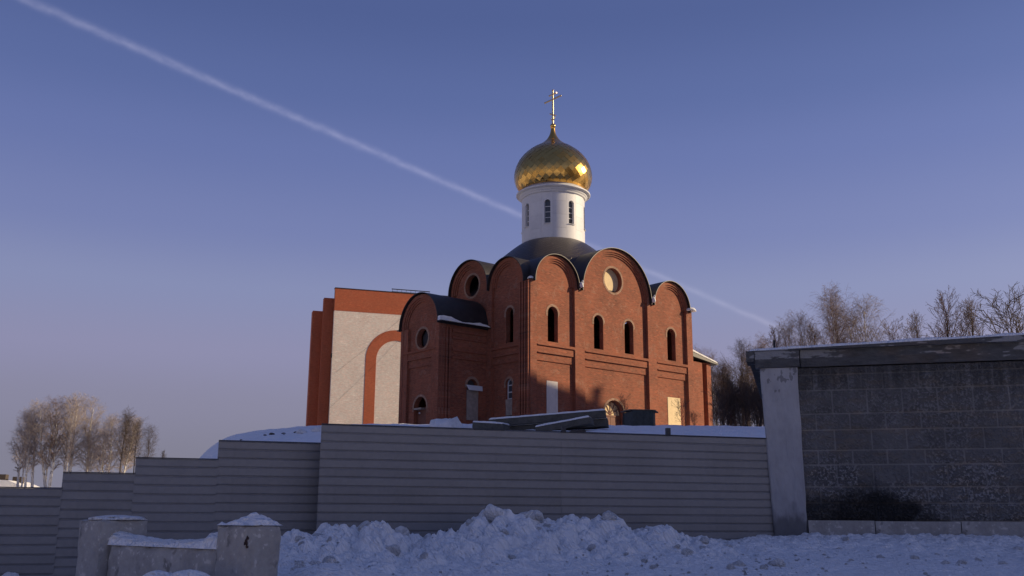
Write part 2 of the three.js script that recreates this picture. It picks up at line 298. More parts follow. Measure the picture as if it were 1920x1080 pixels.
{ // window on the porch side with white frame above loose boards
  const cz = -2.6, wdw = part('arched_window', church, 0.5, 0, cz, -Math.PI / 2);
  mesh('glass', box(0.68, 1.35, 0.02, 0, Y(10.5), 0), M.glass, wdw);
  for (const yy of [9.88, 10.35, 10.85]) mesh('glazing_bar', box(0.70, 0.07, 0.06, 0, Y(yy), 0.02), M.whiteTrim, wdw);
  const fr = new THREE.Shape(); fr.moveTo(0.36, Y(9.8)); fr.lineTo(0.36, Y(10.94)); fr.absarc(0, Y(10.94), 0.36, 0, Math.PI, false); fr.lineTo(-0.36, Y(9.8)); fr.lineTo(-0.29, Y(9.8)); fr.lineTo(-0.29, Y(10.94)); fr.absarc(0, Y(10.94), 0.29, Math.PI, 0, true); fr.lineTo(0.29, Y(9.8));
  mesh('window_frame', slab(fr, 0.06, -0.02), M.whiteTrim, wdw);
  mesh('lower_board', box(0.72, 0.75, 0.05, 0, Y(9.05), 0.2), M.greyBoard, wdw); mesh('upper_board', box(0.78, 0.42, 0.05, 0.02, Y(9.62), 0.22), M.greyBoard, wdw);
}
// roofs: barrel vaults behind the round gables
function barrel(name, c, spring, r, front, back, x, z, turn, mat = M.darkMetal) {
  const o = 0.05, s = new THREE.Shape(); s.absarc(c, spring, r + o, 0, Math.PI, false); s.lineTo(c - r - o, spring - 0.12); s.lineTo(c - r - 0.005, spring - 0.12); s.lineTo(c - r - 0.005, spring); s.absarc(c, spring, r + 0.005, Math.PI, 0, true); s.lineTo(c + r + 0.005, spring - 0.12); s.lineTo(c + r + o, spring - 0.12); s.lineTo(c + r + o, spring);
  const g = slab(s, front, back, 40), h = mesh(name, g, mat, church); h.position.set(x, 0, z); h.rotation.y = turn; return h;
}
for (const b of southBays) { barrel('barrel_roof', b.c, b.spring, b.r, 0.24, -b.r * 1.05 - 0.9, 0, 0, 0); }
for (const b of northBays) barrel('barrel_roof', U - b.c, b.spring, b.r, 0.24, -b.r - 0.9, U, -V, Math.PI);
for (const b of westBays) { barrel('barrel_roof', W(b.c), b.spring, b.r, 0.24, -b.r * 1.1 - 1.1, 0, -V, -Math.PI / 2); barrel('barrel_roof', b.c, b.spring, b.r, 0.24, -b.r - 1.2, U, 0, Math.PI / 2); }
const DX = 8.75, DZ = -7.1;     // axis of drum and dome
{ // bell shaped roof between the gables and the drum, clad in diamond shingles
  const N = 128, K = 34, pos = [], idx = [], uv = [];
  for (let k = 0; k <= K; k++) for (let i = 0; i <= N; i++) {
    const a = i / N * 2 * Math.PI, ca = Math.cos(a), sa = Math.sin(a);
    const rr = Math.min((U / 2 - 0.55) / Math.max(1e-6, Math.abs(ca)), (V / 2 - 0.45) / Math.max(1e-6, Math.abs(sa)));
    const s = k / K, t = Math.max(0, (1 - s) / 0.62), low = Math.max(0, (0.38 - s) / 0.38), rc = 2.6 + 3.0 * Math.min(1, t);
    const r = lerp(rc, rr, Math.pow(low, 0.9)), h = lerp(Y(23.75) - 2.5 * Math.pow(Math.min(1, t), 1.15), Y(18.22), Math.pow(low, 0.8));
    pos.push(DX + r * ca, h, DZ + r * sa); uv.push(i / N * 44, k / K * 15);
  }
  for (let k = 0; k < K; k++) for (let i = 0; i < N; i++) { const a = k * (N + 1) + i, b = a + 1, c = a + N + 1, d = c + 1; idx.push(a, c, b, b, c, d); }
  const g = new THREE.BufferGeometry(); g.setAttribute('position', new THREE.Float32BufferAttribute(pos, 3)); g.setAttribute('uv', new THREE.Float32BufferAttribute(uv, 2)); g.setIndex(idx); g.computeVertexNormals();
  const S = 128;
  M.shingleMetal.bumpMap = texture(S, S, (x, y) => { const a = (x / S + y / S) % 1, b = (x / S - y / S + 1) % 1; return Math.min(1, 0.25 + 0.55 * a * 0.6 + 0.55 * b * 0.6) * (a < 0.09 || b < 0.09 ? 0.2 : 1); }, 1, 1, false);
  M.shingleMetal.bumpScale = 0.06;
  mesh('bell_roof', g, M.shingleMetal, church);
}
{ // white drum: panels with eight arched windows
  const drum = part('drum', church, DX, 0, DZ);
  const R = 2.64, y0 = Y(23.3), y1 = Y(27.95), first = -10.5;   // one window faces the camera a little to the left of the axis
  const viewAz = Math.atan2(0 - 3.436, 79.06) / D2R;            // direction from the axis to the camera, from +z towards +x (world)
  const bend = (g, a0) => { // x (metres along the arc) and z (out) -> cylinder
    const p = g.attributes.position; for (let i = 0; i < p.count; i++) { const a = a0 + p.getX(i) / R, r = R + p.getZ(i); p.setXYZ(i, r * Math.sin(a), p.getY(i), r * Math.cos(a)); }
    return g;
  };
  const soft = (g) => { // radial normals on the curved outer face
    g.computeVertexNormals(); const p = g.attributes.position, n = g.attributes.normal;
    for (let i = 0; i < p.count; i++) { const l = Math.hypot(p.getX(i), p.getZ(i)), rx = p.getX(i) / l, rz = p.getZ(i) / l; if (Math.abs(n.getY(i)) < 0.3 && n.getX(i) * rx + n.getZ(i) * rz > 0.92) n.setXYZ(i, rx, 0, rz); }
    return g;
  };
  const subdiv = (w, h, nx) => { const g = new THREE.BoxGeometry(w, h, 0.05, nx, 1, 1); return g; };
  const seg = 2 * Math.PI * R / 8, gap = 0.004, wHalf = 0.26, colW = 0.92;
  const rows = [y0, Y(24.55), Y(25.7), Y(26.85), y1];
  const turn0 = (viewAz - 40 + first) * D2R;                    // into the church's frame
  for (let k = 0; k < 8; k++) {
    const a0 = turn0 + k * Math.PI / 4;
    // window column
    const wy0 = Y(24.95), wy1 = Y(26.95), sp = wy1 - wHalf;
    const s = rectPath(-colW / 2 + gap, y0, colW / 2 - gap, y1, THREE.Shape); s.holes.push(archPath(0, wy0, wHalf, sp));
    mesh('window_panel', soft(bend(slab(s, 0, -0.28, 12), a0)), M.white[k % 3], drum);
    // panels between the windows
    const wid = (seg - colW) / 1;
    for (let r = 0; r < 4; r++) { const h = rows[r + 1] - rows[r]; const c = k * 4 + r; mesh('cladding_panel', soft(bend(subdiv(wid - gap * 2, h - gap * 2, 6).translate(seg / 2, (rows[r] + rows[r + 1]) / 2, -0.025 + (c % 3) * 0.0015).toNonIndexed(), a0)), M.white[(c * 7) % 3], drum); }
    const win = part('drum_window', drum, 0, 0, 0, a0);
    mesh('glass', box(0.54, 2.02, 0.02, 0, (wy0 + wy1) / 2 - 0.01, R - 0.235), M.glass, win);
    for (let b = 0; b < 4; b++) mesh('glazing_bar', box(0.53, 0.045, 0.05, 0, wy0 + 0.03 + b * 0.47, R - 0.2), M.whiteTrim, win);
    mesh('glazing_bar', box(0.04, 1.9, 0.045, -0.24, (wy0 + wy1) / 2, R - 0.2), M.whiteTrim, win); mesh('glazing_bar', box(0.04, 1.9, 0.045, 0.24, (wy0 + wy1) / 2, R - 0.2), M.whiteTrim, win);
    mesh('window_sill', box(0.62, 0.035, 0.12, 0, wy0 - 0.03, R + 0.02), M.whiteTrim, win);
  }
  mesh('drum_core', new THREE.CylinderGeometry(R - 0.29, R - 0.29, y1 - y0, 48, 1, true).translate(0, (y0 + y1) / 2, 0), M.pipe, drum);
  const prof = [[R - 0.3, 27.6], [R + 0.01, 27.6], [R + 0.10, 27.63], [R + 0.12, 27.72], [R + 0.12, 27.76], [R + 0.20, 27.80], [R + 0.24, 27.9], [R + 0.24, 27.94], [R + 0.44, 27.98], [R + 0.49, 28.02], [R + 0.49, 28.10], [R + 0.42, 28.14], [2.72, 28.24], [2.70, 28.42], [2.0, 28.44]];
  mesh('drum_cornice', new THREE.LatheGeometry(prof.map(([r, h]) => new THREE.Vector2(r, Y(h))), 96), M.whiteTrim, drum);
  mesh('drum_flashing', new THREE.LatheGeometry([[R + 0.02, 23.66], [R + 0.04, 23.65], [R + 0.12, 23.52], [R + 0.12, 23.45], [R, 23.4]].map(([r, h]) => new THREE.Vector2(r, Y(h))), 64), M.darkMetal, drum);
}
{ // onion dome with diamond plates
  const dome = part('onion_dome', church, DX, 0, DZ);
  const pts = [[2.62, 28.40], [2.74, 28.44], [3.0, 28.72], [3.2, 29.12], [3.29, 29.6], [3.27, 30.05], [3.12, 30.62], [2.82, 31.2], [2.36, 31.75], [1.82, 32.18], [1.3, 32.52], [0.92, 32.8], [0.64, 33.06], [0.43, 33.36], [0.29, 33.66], [0.22, 33.95], [0.19, 34.2]].map(([r, h]) => new THREE.Vector2(r, Y(h)));
  const curve = new THREE.SplineCurve(pts), fine = curve.getSpacedPoints(160);
  mesh('dome_shell', new THREE.LatheGeometry(fine.slice(0, 160).map(p => new THREE.Vector2(Math.max(0.02, p.x - 0.02), p.y)), 72), M.gold[3], dome);
  const len = curve.getLength(), n = 32, tEnd = 0.655, rows = 17, ds = tEnd / (rows - 1);
  const at = (t, a, lift = 0) => { const p = curve.getPointAt(Math.min(1, Math.max(0, t))), q = curve.getTangentAt(Math.min(1, Math.max(0, t))); const r = p.x + lift * q.y, y = p.y - lift * q.x; return new THREE.Vector3(r * Math.sin(a), y, r * Math.cos(a)); };
  const camA = (Math.atan2(-3.436, 79.06) / D2R - 40) * D2R, r = rng(7), hidden = [];
  let shown = 0;
  for (let k = 0; k < rows; k++) for (let i = 0; i < n; i++) {
    const t = k * ds, a = camA + (i + (k % 2) * 0.5) * 2 * Math.PI / n, da = Math.PI / n * 1.06;
    const j = () => (r() - 0.5) * 0.020;
    const top = at(t + ds * 1.03, a, 0.001 + j()), bot = at(Math.max(0, t - ds * 1.06), a, 0.022 + j() * 0.5), l = at(t, a - da, 0.010 + j()), rt = at(t, a + da, 0.010 + j()), mid = at(t, a, 0.022 + j() * 0.3);
    const g = new THREE.BufferGeometry(), P = [bot, rt, mid, rt, top, mid, top, l, mid, l, bot, mid].flatMap(v => [v.x, v.y, v.z]);
    g.setAttribute('position', new THREE.Float32BufferAttribute(P, 3)); g.computeVertexNormals();
    // each plate is slightly pillowed: blend facet normals with the plate's own mean
    const nn = g.attributes.normal, mean = new THREE.Vector3(); for (let q = 0; q < nn.count; q++) mean.add(new THREE.Vector3().fromBufferAttribute(nn, q)); mean.normalize();
    for (let q = 0; q < nn.count; q++) { const v = new THREE.Vector3().fromBufferAttribute(nn, q).lerp(mean, 0.82).normalize(); nn.setXYZ(q, v.x, v.y, v.z); }
    const off = Math.abs(((a - camA + Math.PI * 5) % (2 * Math.PI)) - Math.PI);
    if (off < 1.66 && shown < 300) { mesh('dome_plate', g, M.gold[(r() * 4) | 0], dome); shown++; } else { r(); hidden.push(g); }
  }
  if (hidden.length) { const h = mesh('far_side_plates', mergeGeometries(hidden), M.gold[1], dome); h.userData.kind = 'stuff'; }
  mesh('finial_ball', new THREE.SphereGeometry(0.24, 24, 16).scale(1, 0.9, 1).translate(0, Y(34.42), 0), M.gold[0], dome);
  mesh('finial_collar', new THREE.CylinderGeometry(0.2, 0.15, 0.14, 20).translate(0, Y(34.17), 0), M.gold[1], dome);
}
{ // eight-ended cross, its arms parallel to the porch side
  const c = part('cross', church, DX, Y(34.6), DZ);
  const tube = (name, len, r, y, tilt = 0) => { const m = mesh(name, new THREE.CylinderGeometry(r, r, len, 12).rotateX(Math.PI / 2 + tilt).translate(0, y, 0), M.cross, c); return m; };
  mesh('cross_post', new THREE.CylinderGeometry(0.07, 0.08, 3.15, 12).translate(0, 1.55, 0), M.cross, c);
  tube('cross_arm', 2.0, 0.066, 2.28); tube('cross_arm', 0.95, 0.06, 2.75); tube('cross_arm', 0.8, 0.06, 0.85, 0.5);
  for (const z of [-1, 1]) mesh('arm_tip', new THREE.SphereGeometry(0.085, 12, 8).translate(0, 2.28, z), M.cross, c);
  mesh('arm_tip', new THREE.SphereGeometry(0.085, 12, 8).translate(0, 3.12, 0), M.cross, c);
  const cres = new THREE.TorusGeometry(0.2, 0.045, 8, 20, Math.PI).rotateZ(Math.PI).rotateY(Math.PI / 2).translate(0, 0.55, 0); mesh('crescent', cres, M.cross, c);
}
{ // porch on the shaded side
  const pv0 = 4.75, pv1 = 9.65, plen = pv1 - pv0, pu = -4.45, psp = Y(15.2);
  const pc = plen / 2;
  const holes = [{ kind: 'round', c: pc + 0.02, y: Y(14.32), r: 0.72 }, { kind: 'arch', c: pc - 0.05, half: 0.78, y0: 0.3, spring: Y(10.05) - 0.78 }];
  const g = facade('porch_front', plen, [{ c: pc, r: 2.4, spring: psp }], { bandTop: Y(13.28), panelBottom: Y(13.45), holes }, pu, 0, -pv1, -Math.PI / 2);
  mesh('porch_door', box(1.5, Y(9.3) - 0.3, 0.06, pc - 0.05, (Y(9.3) - 0.3) / 2 + 0.3, -0.6), M.door, g);
  mesh('door_canopy', box(0.9, 0.12, 0.5, pc - 0.3, Y(9.2), -0.45), M.greyBoard, g);
  mesh('door_lamp', new THREE.SphereGeometry(0.07, 12, 8).translate(pc - 0.3, Y(8.9), -0.4), M.whiteTrim, g);
  mesh('round_pane', new THREE.CylinderGeometry(0.71, 0.71, 0.02, 32).rotateX(Math.PI / 2).translate(pc + 0.02, Y(14.32), -0.8), M.glass, g);
  // side walls with an arched window on the near one
  for (const s of [0, 1]) {
    const L = 4.4, w = rectPath(0, 0, L, psp - 0.02, THREE.Shape);
    const wc = L - 1.3;
    if (!s) w.holes.push(archPath(wc, Y(8.5), 0.46, Y(11.35) - 0.46));
    const m = mesh('porch_side_wall', slab(w, -0.14, -0.9), M.brick, church); m.position.set(pu + 0.04, 0, s ? -pv1 + 1.04 : -pv0);
    if (!s) {
      const ring = new THREE.Shape(); ring.moveTo(wc + 0.66, Y(10.7)); ring.absarc(wc, Y(11.35) - 0.46, 0.66, 0, Math.PI, false); ring.lineTo(wc - 0.66, Y(10.7)); ring.lineTo(wc - 0.465, Y(10.7)); ring.absarc(wc, Y(11.35) - 0.46, 0.465, Math.PI, 0, true); ring.lineTo(wc + 0.465, Y(10.7));
      const q = mesh('window_arch', slab(ring, -0.12, -0.2), M.brickGrey, church); q.position.copy(m.position);
      const b = part('porch_window', church, pu + 0.04 + wc, 0, -pv0);
      mesh('glass', box(0.9, 1.0, 0.02, 0, Y(10.9), -0.5), M.glass, b);
      mesh('window_board', box(1.02, 1.95, 0.06, 0, Y(9.35), -0.09), M.greyBoard, b);
      mesh('window_board', box(1.05, 0.5, 0.05, -0.01, Y(10.28), -0.07), M.greyBoard, b);
      const can = new THREE.Shape(); can.moveTo(-0.7, 0); can.lineTo(0.75, 0); can.lineTo(0.62, -0.42); can.lineTo(-0.6, -0.42);
      mesh('window_hood', slab(can, 0.02, -0.02).rotateX(-0.5).translate(0, Y(10.86), 0.1), M.whiteTrim, b);
      for (const [hy, hh] of [[14.72, 0.22], [14.2, 0.16], [13.35, 0.2], [12.75, 0.12]]) { const st = mesh('string_course', box(L - 1.25, hh, 0.14, 1.2 + (L - 1.25) / 2, Y(hy), -0.12), M.brick, church); st.position.copy(m.position); }
      for (let k = 0; k < 4; k++) { const rb = mesh('corner_rib', box(0.17, psp - 0.3, 0.2, 0.1 + k * 0.29, (psp - 0.3) / 2, -0.1), M.brick, church); rb.position.copy(m.position); }
    }
  }
  barrel('porch_roof', pc, psp + 0.02, 2.43, 0.2, -4.5, pu, -pv1, -Math.PI / 2);
  mesh('porch_eave', box(4.9, 0.07, 0.5, pu + 2.3, psp + 0.02, -pv0 + 0.12), M.darkMetal, church);
  mesh('porch_eave', box(4.9, 0.07, 0.5, pu + 2.3, psp + 0.02, -pv1 - 0.12), M.darkMetal, church);
}
{ // low apse block at the far end
  const a = part('apse', church, U, 0, 0);
  const L = 3.45, top = Y(14.35), s = rectPath(-0.4, 0, L, top, THREE.Shape); s.holes.push(rectPath(2.32, 0.02, 2.9, top - 0.02));
  mesh('wall', slab(s, -1.0, -1.6), M.brick, a);
  mesh('wall', box(L + 0.35, top - 0.02, 0.4, L / 2 - 0.2, top / 2, -1.75 + 0.05), M.brick, a);
  mesh('wall', box(0.5, top - 0.03, V - 3.4, L - 0.29, top / 2, -V / 2), M.brick, a); mesh('wall', box(L + 0.3, top - 0.04, 0.6, L / 2 - 0.17, top / 2, -V + 1.4), M.brick, a);
  const rs = new THREE.Shape(); rs.moveTo(-0.4, top + 1.0); rs.lineTo(L + 0.65, top + 0.02); rs.lineTo(L + 0.65, top - 0.06); rs.lineTo(-0.4, top + 0.5);
  mesh('apse_roof', slab(rs, -0.7, -V + 0.7), M.darkMetal, a);
  const sn = new THREE.Shape(); sn.moveTo(-0.4, top + 1.22); sn.lineTo(1.5, top + 0.72); sn.lineTo(L + 0.3, top + 0.22); sn.lineTo(L + 0.55, top + 0.1); sn.lineTo(L + 0.5, top + 0.07); sn.lineTo(-0.4, top + 1.01);
  mesh('roof_snow', slab(sn, -0.66, -V + 0.66), M.snow, a);
}

// snow lying on the church
function lump(rx, ry, rz, seed, rough = 0.22, detail = 3) { // flat-bottomed heap of snow
  const g = mergeVertices(new THREE.IcosahedronGeometry(1, detail).deleteAttribute('uv').deleteAttribute('normal')), p = g.attributes.position, uv = [];
  for (let i = 0; i < p.count; i++) {
    let x = p.getX(i), y = p.getY(i), z = p.getZ(i); const k = 1 + rough * (fbm(x * 1.6 + seed, y * 1.6, z * 1.6 - seed, 3) * 2 + 0.25 * noise3.noise(x * 6, y * 6 + seed, z * 6));
    p.setXYZ(i, x * k * rx, Math.max(-0.25, y) * k * ry, z * k * rz); uv.push(x * rx * 1.5 + seed, z * rz * 1.5 + y * ry);
  }
  g.setAttribute('uv', new THREE.Float32BufferAttribute(uv, 2)); g.computeVertexNormals(); return g;
}
{
  const eave = new THREE.Shape(); // drift on the porch eave, thinning towards the wall
  const r = rng(91); eave.moveTo(-4.65, 0); eave.lineTo(0.0, 0); eave.lineTo(0.0, 0.04); for (let k = 1; k <= 14; k++) { const t = k / 14; eave.lineTo(-4.6 * t, 0.08 + 0.22 * t + 0.2 * Math.sin(t * 9) * 0.5 + 0.06 * (r() - 0.5)); } eave.lineTo(-4.65, 0);
  mesh('eave_snow', slab(eave, -4.48, -4.78).translate(0, Y(15.24) + 0.02, 0), M.snow, church);
  for (const [u, y, z, a, b, c, s] of [[4.78, 18.32, 0.1, 0.13, 0.34, 0.4, 1], [12.72, 18.34, 0.1, 0.13, 0.36, 0.4, 2], [5.02, 18.6, 0.18, 0.05, 0.3, 0.12, 3], [12.94, 18.6, 0.18, 0.05, 0.3, 0.12, 4], [17.55, 18.3, -0.1, 0.5, 0.26, 0.6, 5], [0.2, 18.3, -0.2, 0.2, 0.16, 0.25, 6]])
    mesh('valley_snow', lump(a, b, c, s, 0.2, 2).translate(u, Y(y), z), M.snow, church);
}

// ------------------------------------------------------------------ brick office block behind the church
{
  const o = thing('office_block', 'tall pale brick block with red brick band and arch behind the church', 'building', [-20.316, 8, -110], 18 * D2R);
  const y = h => h - 8, L = 26;
  const wall = rectPath(0, 0, L, y(24.55), THREE.Shape); wall.holes.push(archPath(7.3, 0.0 + 0.01, 3.5, y(22.69) - 3.5));
  mesh('pale_wall', slab(wall, 0, -0.6), M.officeWhite, o);
  const arch = archPath(7.3, 0, 3.49, y(22.69) - 3.5, THREE.Shape); arch.holes.push(archPath(7.3, 0.02, 2.28, y(21.45) - 2.28));
  mesh('red_arch', slab(arch, 0.03, -0.5, 40), M.officeRed, o);
  mesh('pale_wall', slab(archPath(7.3, 0, 2.275, y(21.45) - 2.28, THREE.Shape), -0.02, -0.5, 40), M.officeWhite, o);
  mesh('red_band', box(L, 2.62, 0.62, L / 2, y(25.86), -0.29), M.officeRed, o);
  mesh('parapet_cap', box(L + 0.1, 0.08, 0.75, L / 2, y(27.21), -0.3), M.darkMetal, o);
  mesh('side_block', box(L + 1.1, y(26.15), 1.0, (L - 1.1) / 2, y(26.15) / 2, -0.9 - 0.5), M.officeRed, o);
  mesh('side_block', box(L + 2.2, y(24.75), 1.2, (L - 2.2) / 2, y(24.75) / 2, -1.92 - 0.6), M.officeRed, o);
  mesh('main_block', box(L - 2, y(24.5), 16, L / 2 + 2, y(24.5) / 2, -3.2 - 8), M.officeRed, o);
  mesh('drain_bracket', box(0.12, 0.5, 0.2, -0.1, y(19.3), 0.1), M.pipe, o);
  const rail = part('roof_railing', o, 6.7, y(27.25), -0.3);
  for (let k = 0; k <= 8; k++) mesh('baluster', box(0.03, 0.38, 0.03, k * 0.55, 0.19, 0), M.pipe, rail);
  mesh('rail', box(4.6, 0.1, 0.05, 2.2, 0.40, 0), M.pipe, rail); mesh('rail', box(4.6, 0.04, 0.04, 2.2, 0.12, 0), M.pipe, rail);
  const cab = (x0, y0, x1, y1, name) => { const a = new THREE.Vector3(x0, y(y0), 0.04), b = new THREE.Vector3(x1, y(y1), 0.04), m = a.clone().lerp(b, 0.5); m.y -= 0.35; mesh(name, new THREE.TubeGeometry(new THREE.QuadraticBezierCurve3(a, m, b), 20, 0.006, 5), M.pipe, o); };
  cab(-0.2, 13.2, 7.4, 21.4, 'wall_cable'); cab(0.2, 17.2, 8, 24.4, 'wall_cable');
}

// ------------------------------------------------------------------ off-frame apartment house to the right: its roof and chimney cast the shade that lies over the foreground and the church's foot
{
  const a = thing('apartment_house', 'long plastered apartment house with a gabled end wing and chimney east of the church', 'building', [46, 4, -74.7]);
  const plaster = std({ map: speckle(151, [0.36, 0.30, 0.23], 0.12, 3, 256), roughness: 0.9 });
  const gable = new THREE.Shape(); gable.moveTo(0.25, 0); gable.lineTo(0.25, 19.55); gable.lineTo(8.0, 25.4); gable.lineTo(15.5, 19.55); gable.lineTo(15.5, 0);   // x = distance from the end wall
  mesh('wing_wall', slab(gable, 0, -12).rotateY(-Math.PI / 2), plaster, a);
  const rf = new THREE.Shape(); rf.moveTo(-0.1, 19.45); rf.lineTo(-0.1, 19.62); rf.lineTo(2.15, 21.3); rf.lineTo(2.2, 21.55); rf.lineTo(8.0, 25.75); rf.lineTo(15.6, 19.8); rf.lineTo(15.6, 19.6); rf.lineTo(8.0, 25.45); rf.lineTo(0.2, 19.45);
  mesh('wing_roof', slab(rf, 0.3, -12.3).rotateY(-Math.PI / 2), M.snow, a);
  mesh('chimney', box(0.6, 1.7, 0.55, 0.7, 20.6, 0.75), M.brick, a); mesh('chimney_cap', box(0.8, 0.22, 0.72, 0.7, 21.5, 0.75), M.slabConcrete, a);
  const z0 = 14, Lz = 53.2, eave = 22;
  mesh('wall', box(13, eave, Lz, 6.7, eave / 2, z0 + Lz / 2), plaster, a);
  mesh('added_shade_tower', box(12.4, 37, 38, 6.9, 18.5, z0 + 2 + 19), plaster, a); mesh('added_shade_tower_roof', box(13, 0.5, 38.6, 6.9, 37.26, z0 + 2 + 19), M.slabConcrete, a);  // unseen tower, added only to keep sun off the snow left of the church
  mesh('roof', box(13.8, 0.5, Lz + 0.8, 6.7, eave + 0.26, z0 + Lz / 2), M.slabConcrete, a);
  for (let s = 0; s < 6; s++) for (let k = 0; k < 8; k++) { const w = part('window', a, 0.19, 4 + s * 3.1, z0 + 4 + k * 6.2); mesh('pane', box(0.06, 1.5, 1.4, 0, 0, 0), M.glass, w); mesh('frame', merged([box(0.1, 0.09, 1.6, -0.01, 0.79, 0), box(0.1, 0.09, 1.6, -0.01, -0.79, 0), box(0.1, 1.5, 0.09, -0.01, 0, 0.74), box(0.1, 1.5, 0.09, -0.01, 0, -0.74)]), M.whiteTrim, w); }
}

// ------------------------------------------------------------------ sheet metal fences
const FE = new THREE.Vector3(3.915, 0, -15.07), fTurn = 17 * D2R;        // fence axis recedes to the right
const PITCH = 0.115;
function slatGeo(len) { // one wave of the profiled sheet, extruded along the fence
  const s = new THREE.Shape(), pr = [[0, -0.006], [0.003, 0.010], [0.011, 0.020], [0.014, 0.026], [0.014, 0.104], [0.011, 0.1105], [0.001, 0.1148], [-0.004, 0.1148], [-0.004, -0.006]];
  s.moveTo(pr[0][0], pr[0][1]); for (const [a, b] of pr.slice(1)) s.lineTo(a, b);
  const g = new THREE.ExtrudeGeometry(s, { depth: len, bevelEnabled: false }); // shape x = out, y = up, z = along
  g.rotateY(Math.PI / 2); // x(out) -> -z , z(along) -> x
  const p = g.attributes.position; for (let i = 0; i < p.count; i++) p.setZ(i, -p.getZ(i));
  const id = g.index; if (id) { for (let i = 0; i < id.count; i += 3) { const t = id.getX(i); id.setX(i, id.getX(i + 2)); id.setX(i + 2, t); } } else { const a = p.array; for (let i = 0; i < a.length; i += 9) for (let k = 0; k < 3; k++) { const t = a[i + k]; a[i + k] = a[i + 6 + k]; a[i + 6 + k] = t; } }
  const uv = g.attributes.uv; for (let i = 0; i < p.count; i++) uv.setXY(i, p.getX(i), p.getY(i));
  g.computeVertexNormals(); return g;
}
function fenceSection(f, x0, x1, top, bottom, seed, off = 0) {
  const L = x1 - x0 + 0.012, g = slatGeo(L), r = rng(seed), n = Math.ceil((top - bottom) / PITCH);
  for (let k = 0; k < n; k++) { const m = mesh('slat', g, M.fence[(r() * 3) | 0], f); m.position.set(x0 - 0.006, top - (k + 1) * PITCH, off + (r() - 0.5) * 0.003); m.rotation.z = (r() - 0.5) * 0.0012; }
  mesh('top_edge', box(L, 0.012, 0.045, (x0 + x1) / 2, top + 0.008, off + 0.004), M.fenceDark, f);
}
{
  const f = thing('metal_fence', 'grey corrugated metal fence running from the stepped fence to the garage pillar', 'fence', [FE.x, 0, FE.z], fTurn);
  fenceSection(f, -6.72, -3.35, 2.785, 0.75, 5); fenceSection(f, -3.35, 0.03, 2.785, 0.75, 6, 0.004);
  for (const [x, h] of [[-6.55, 2.72], [-3.28, 2.87], [-1.63, 2.905], [-0.1, 2.7]]) mesh('fence_post', box(0.06, h - 0.4, 0.06, x, (h + 0.4) / 2, -0.09), M.fenceDark, f);
  for (const y of [1.5, 2.4]) mesh('fence_rail', box(6.6, 0.04, 0.04, -3.36, y, -0.035), M.fenceDark, f);
  const s = thing('stepped_fence', 'grey corrugated metal fence stepping down the slope behind the concrete posts', 'fence', [FE.x, 0, FE.z], fTurn);
  const OFF = -0.33;
  let q = 0;
  for (const [x0, x1, top] of [[-8.01, -6.4, 2.555], [-9.01, -8.01, 2.31], [-9.85, -9.01, 2.11], [-11.0, -9.85, 1.915], [-12.4, -11.0, 1.70], [-13.9, -12.4, 1.48]]) { fenceSection(s, x0, x1, top, top - 1.95, 20 + q, OFF + (q++ % 2) * 0.006); mesh('fence_post', box(0.06, 1.9, 0.06, x1 - 0.06, top - 0.98, OFF - 0.07), M.fenceDark, s); }
}

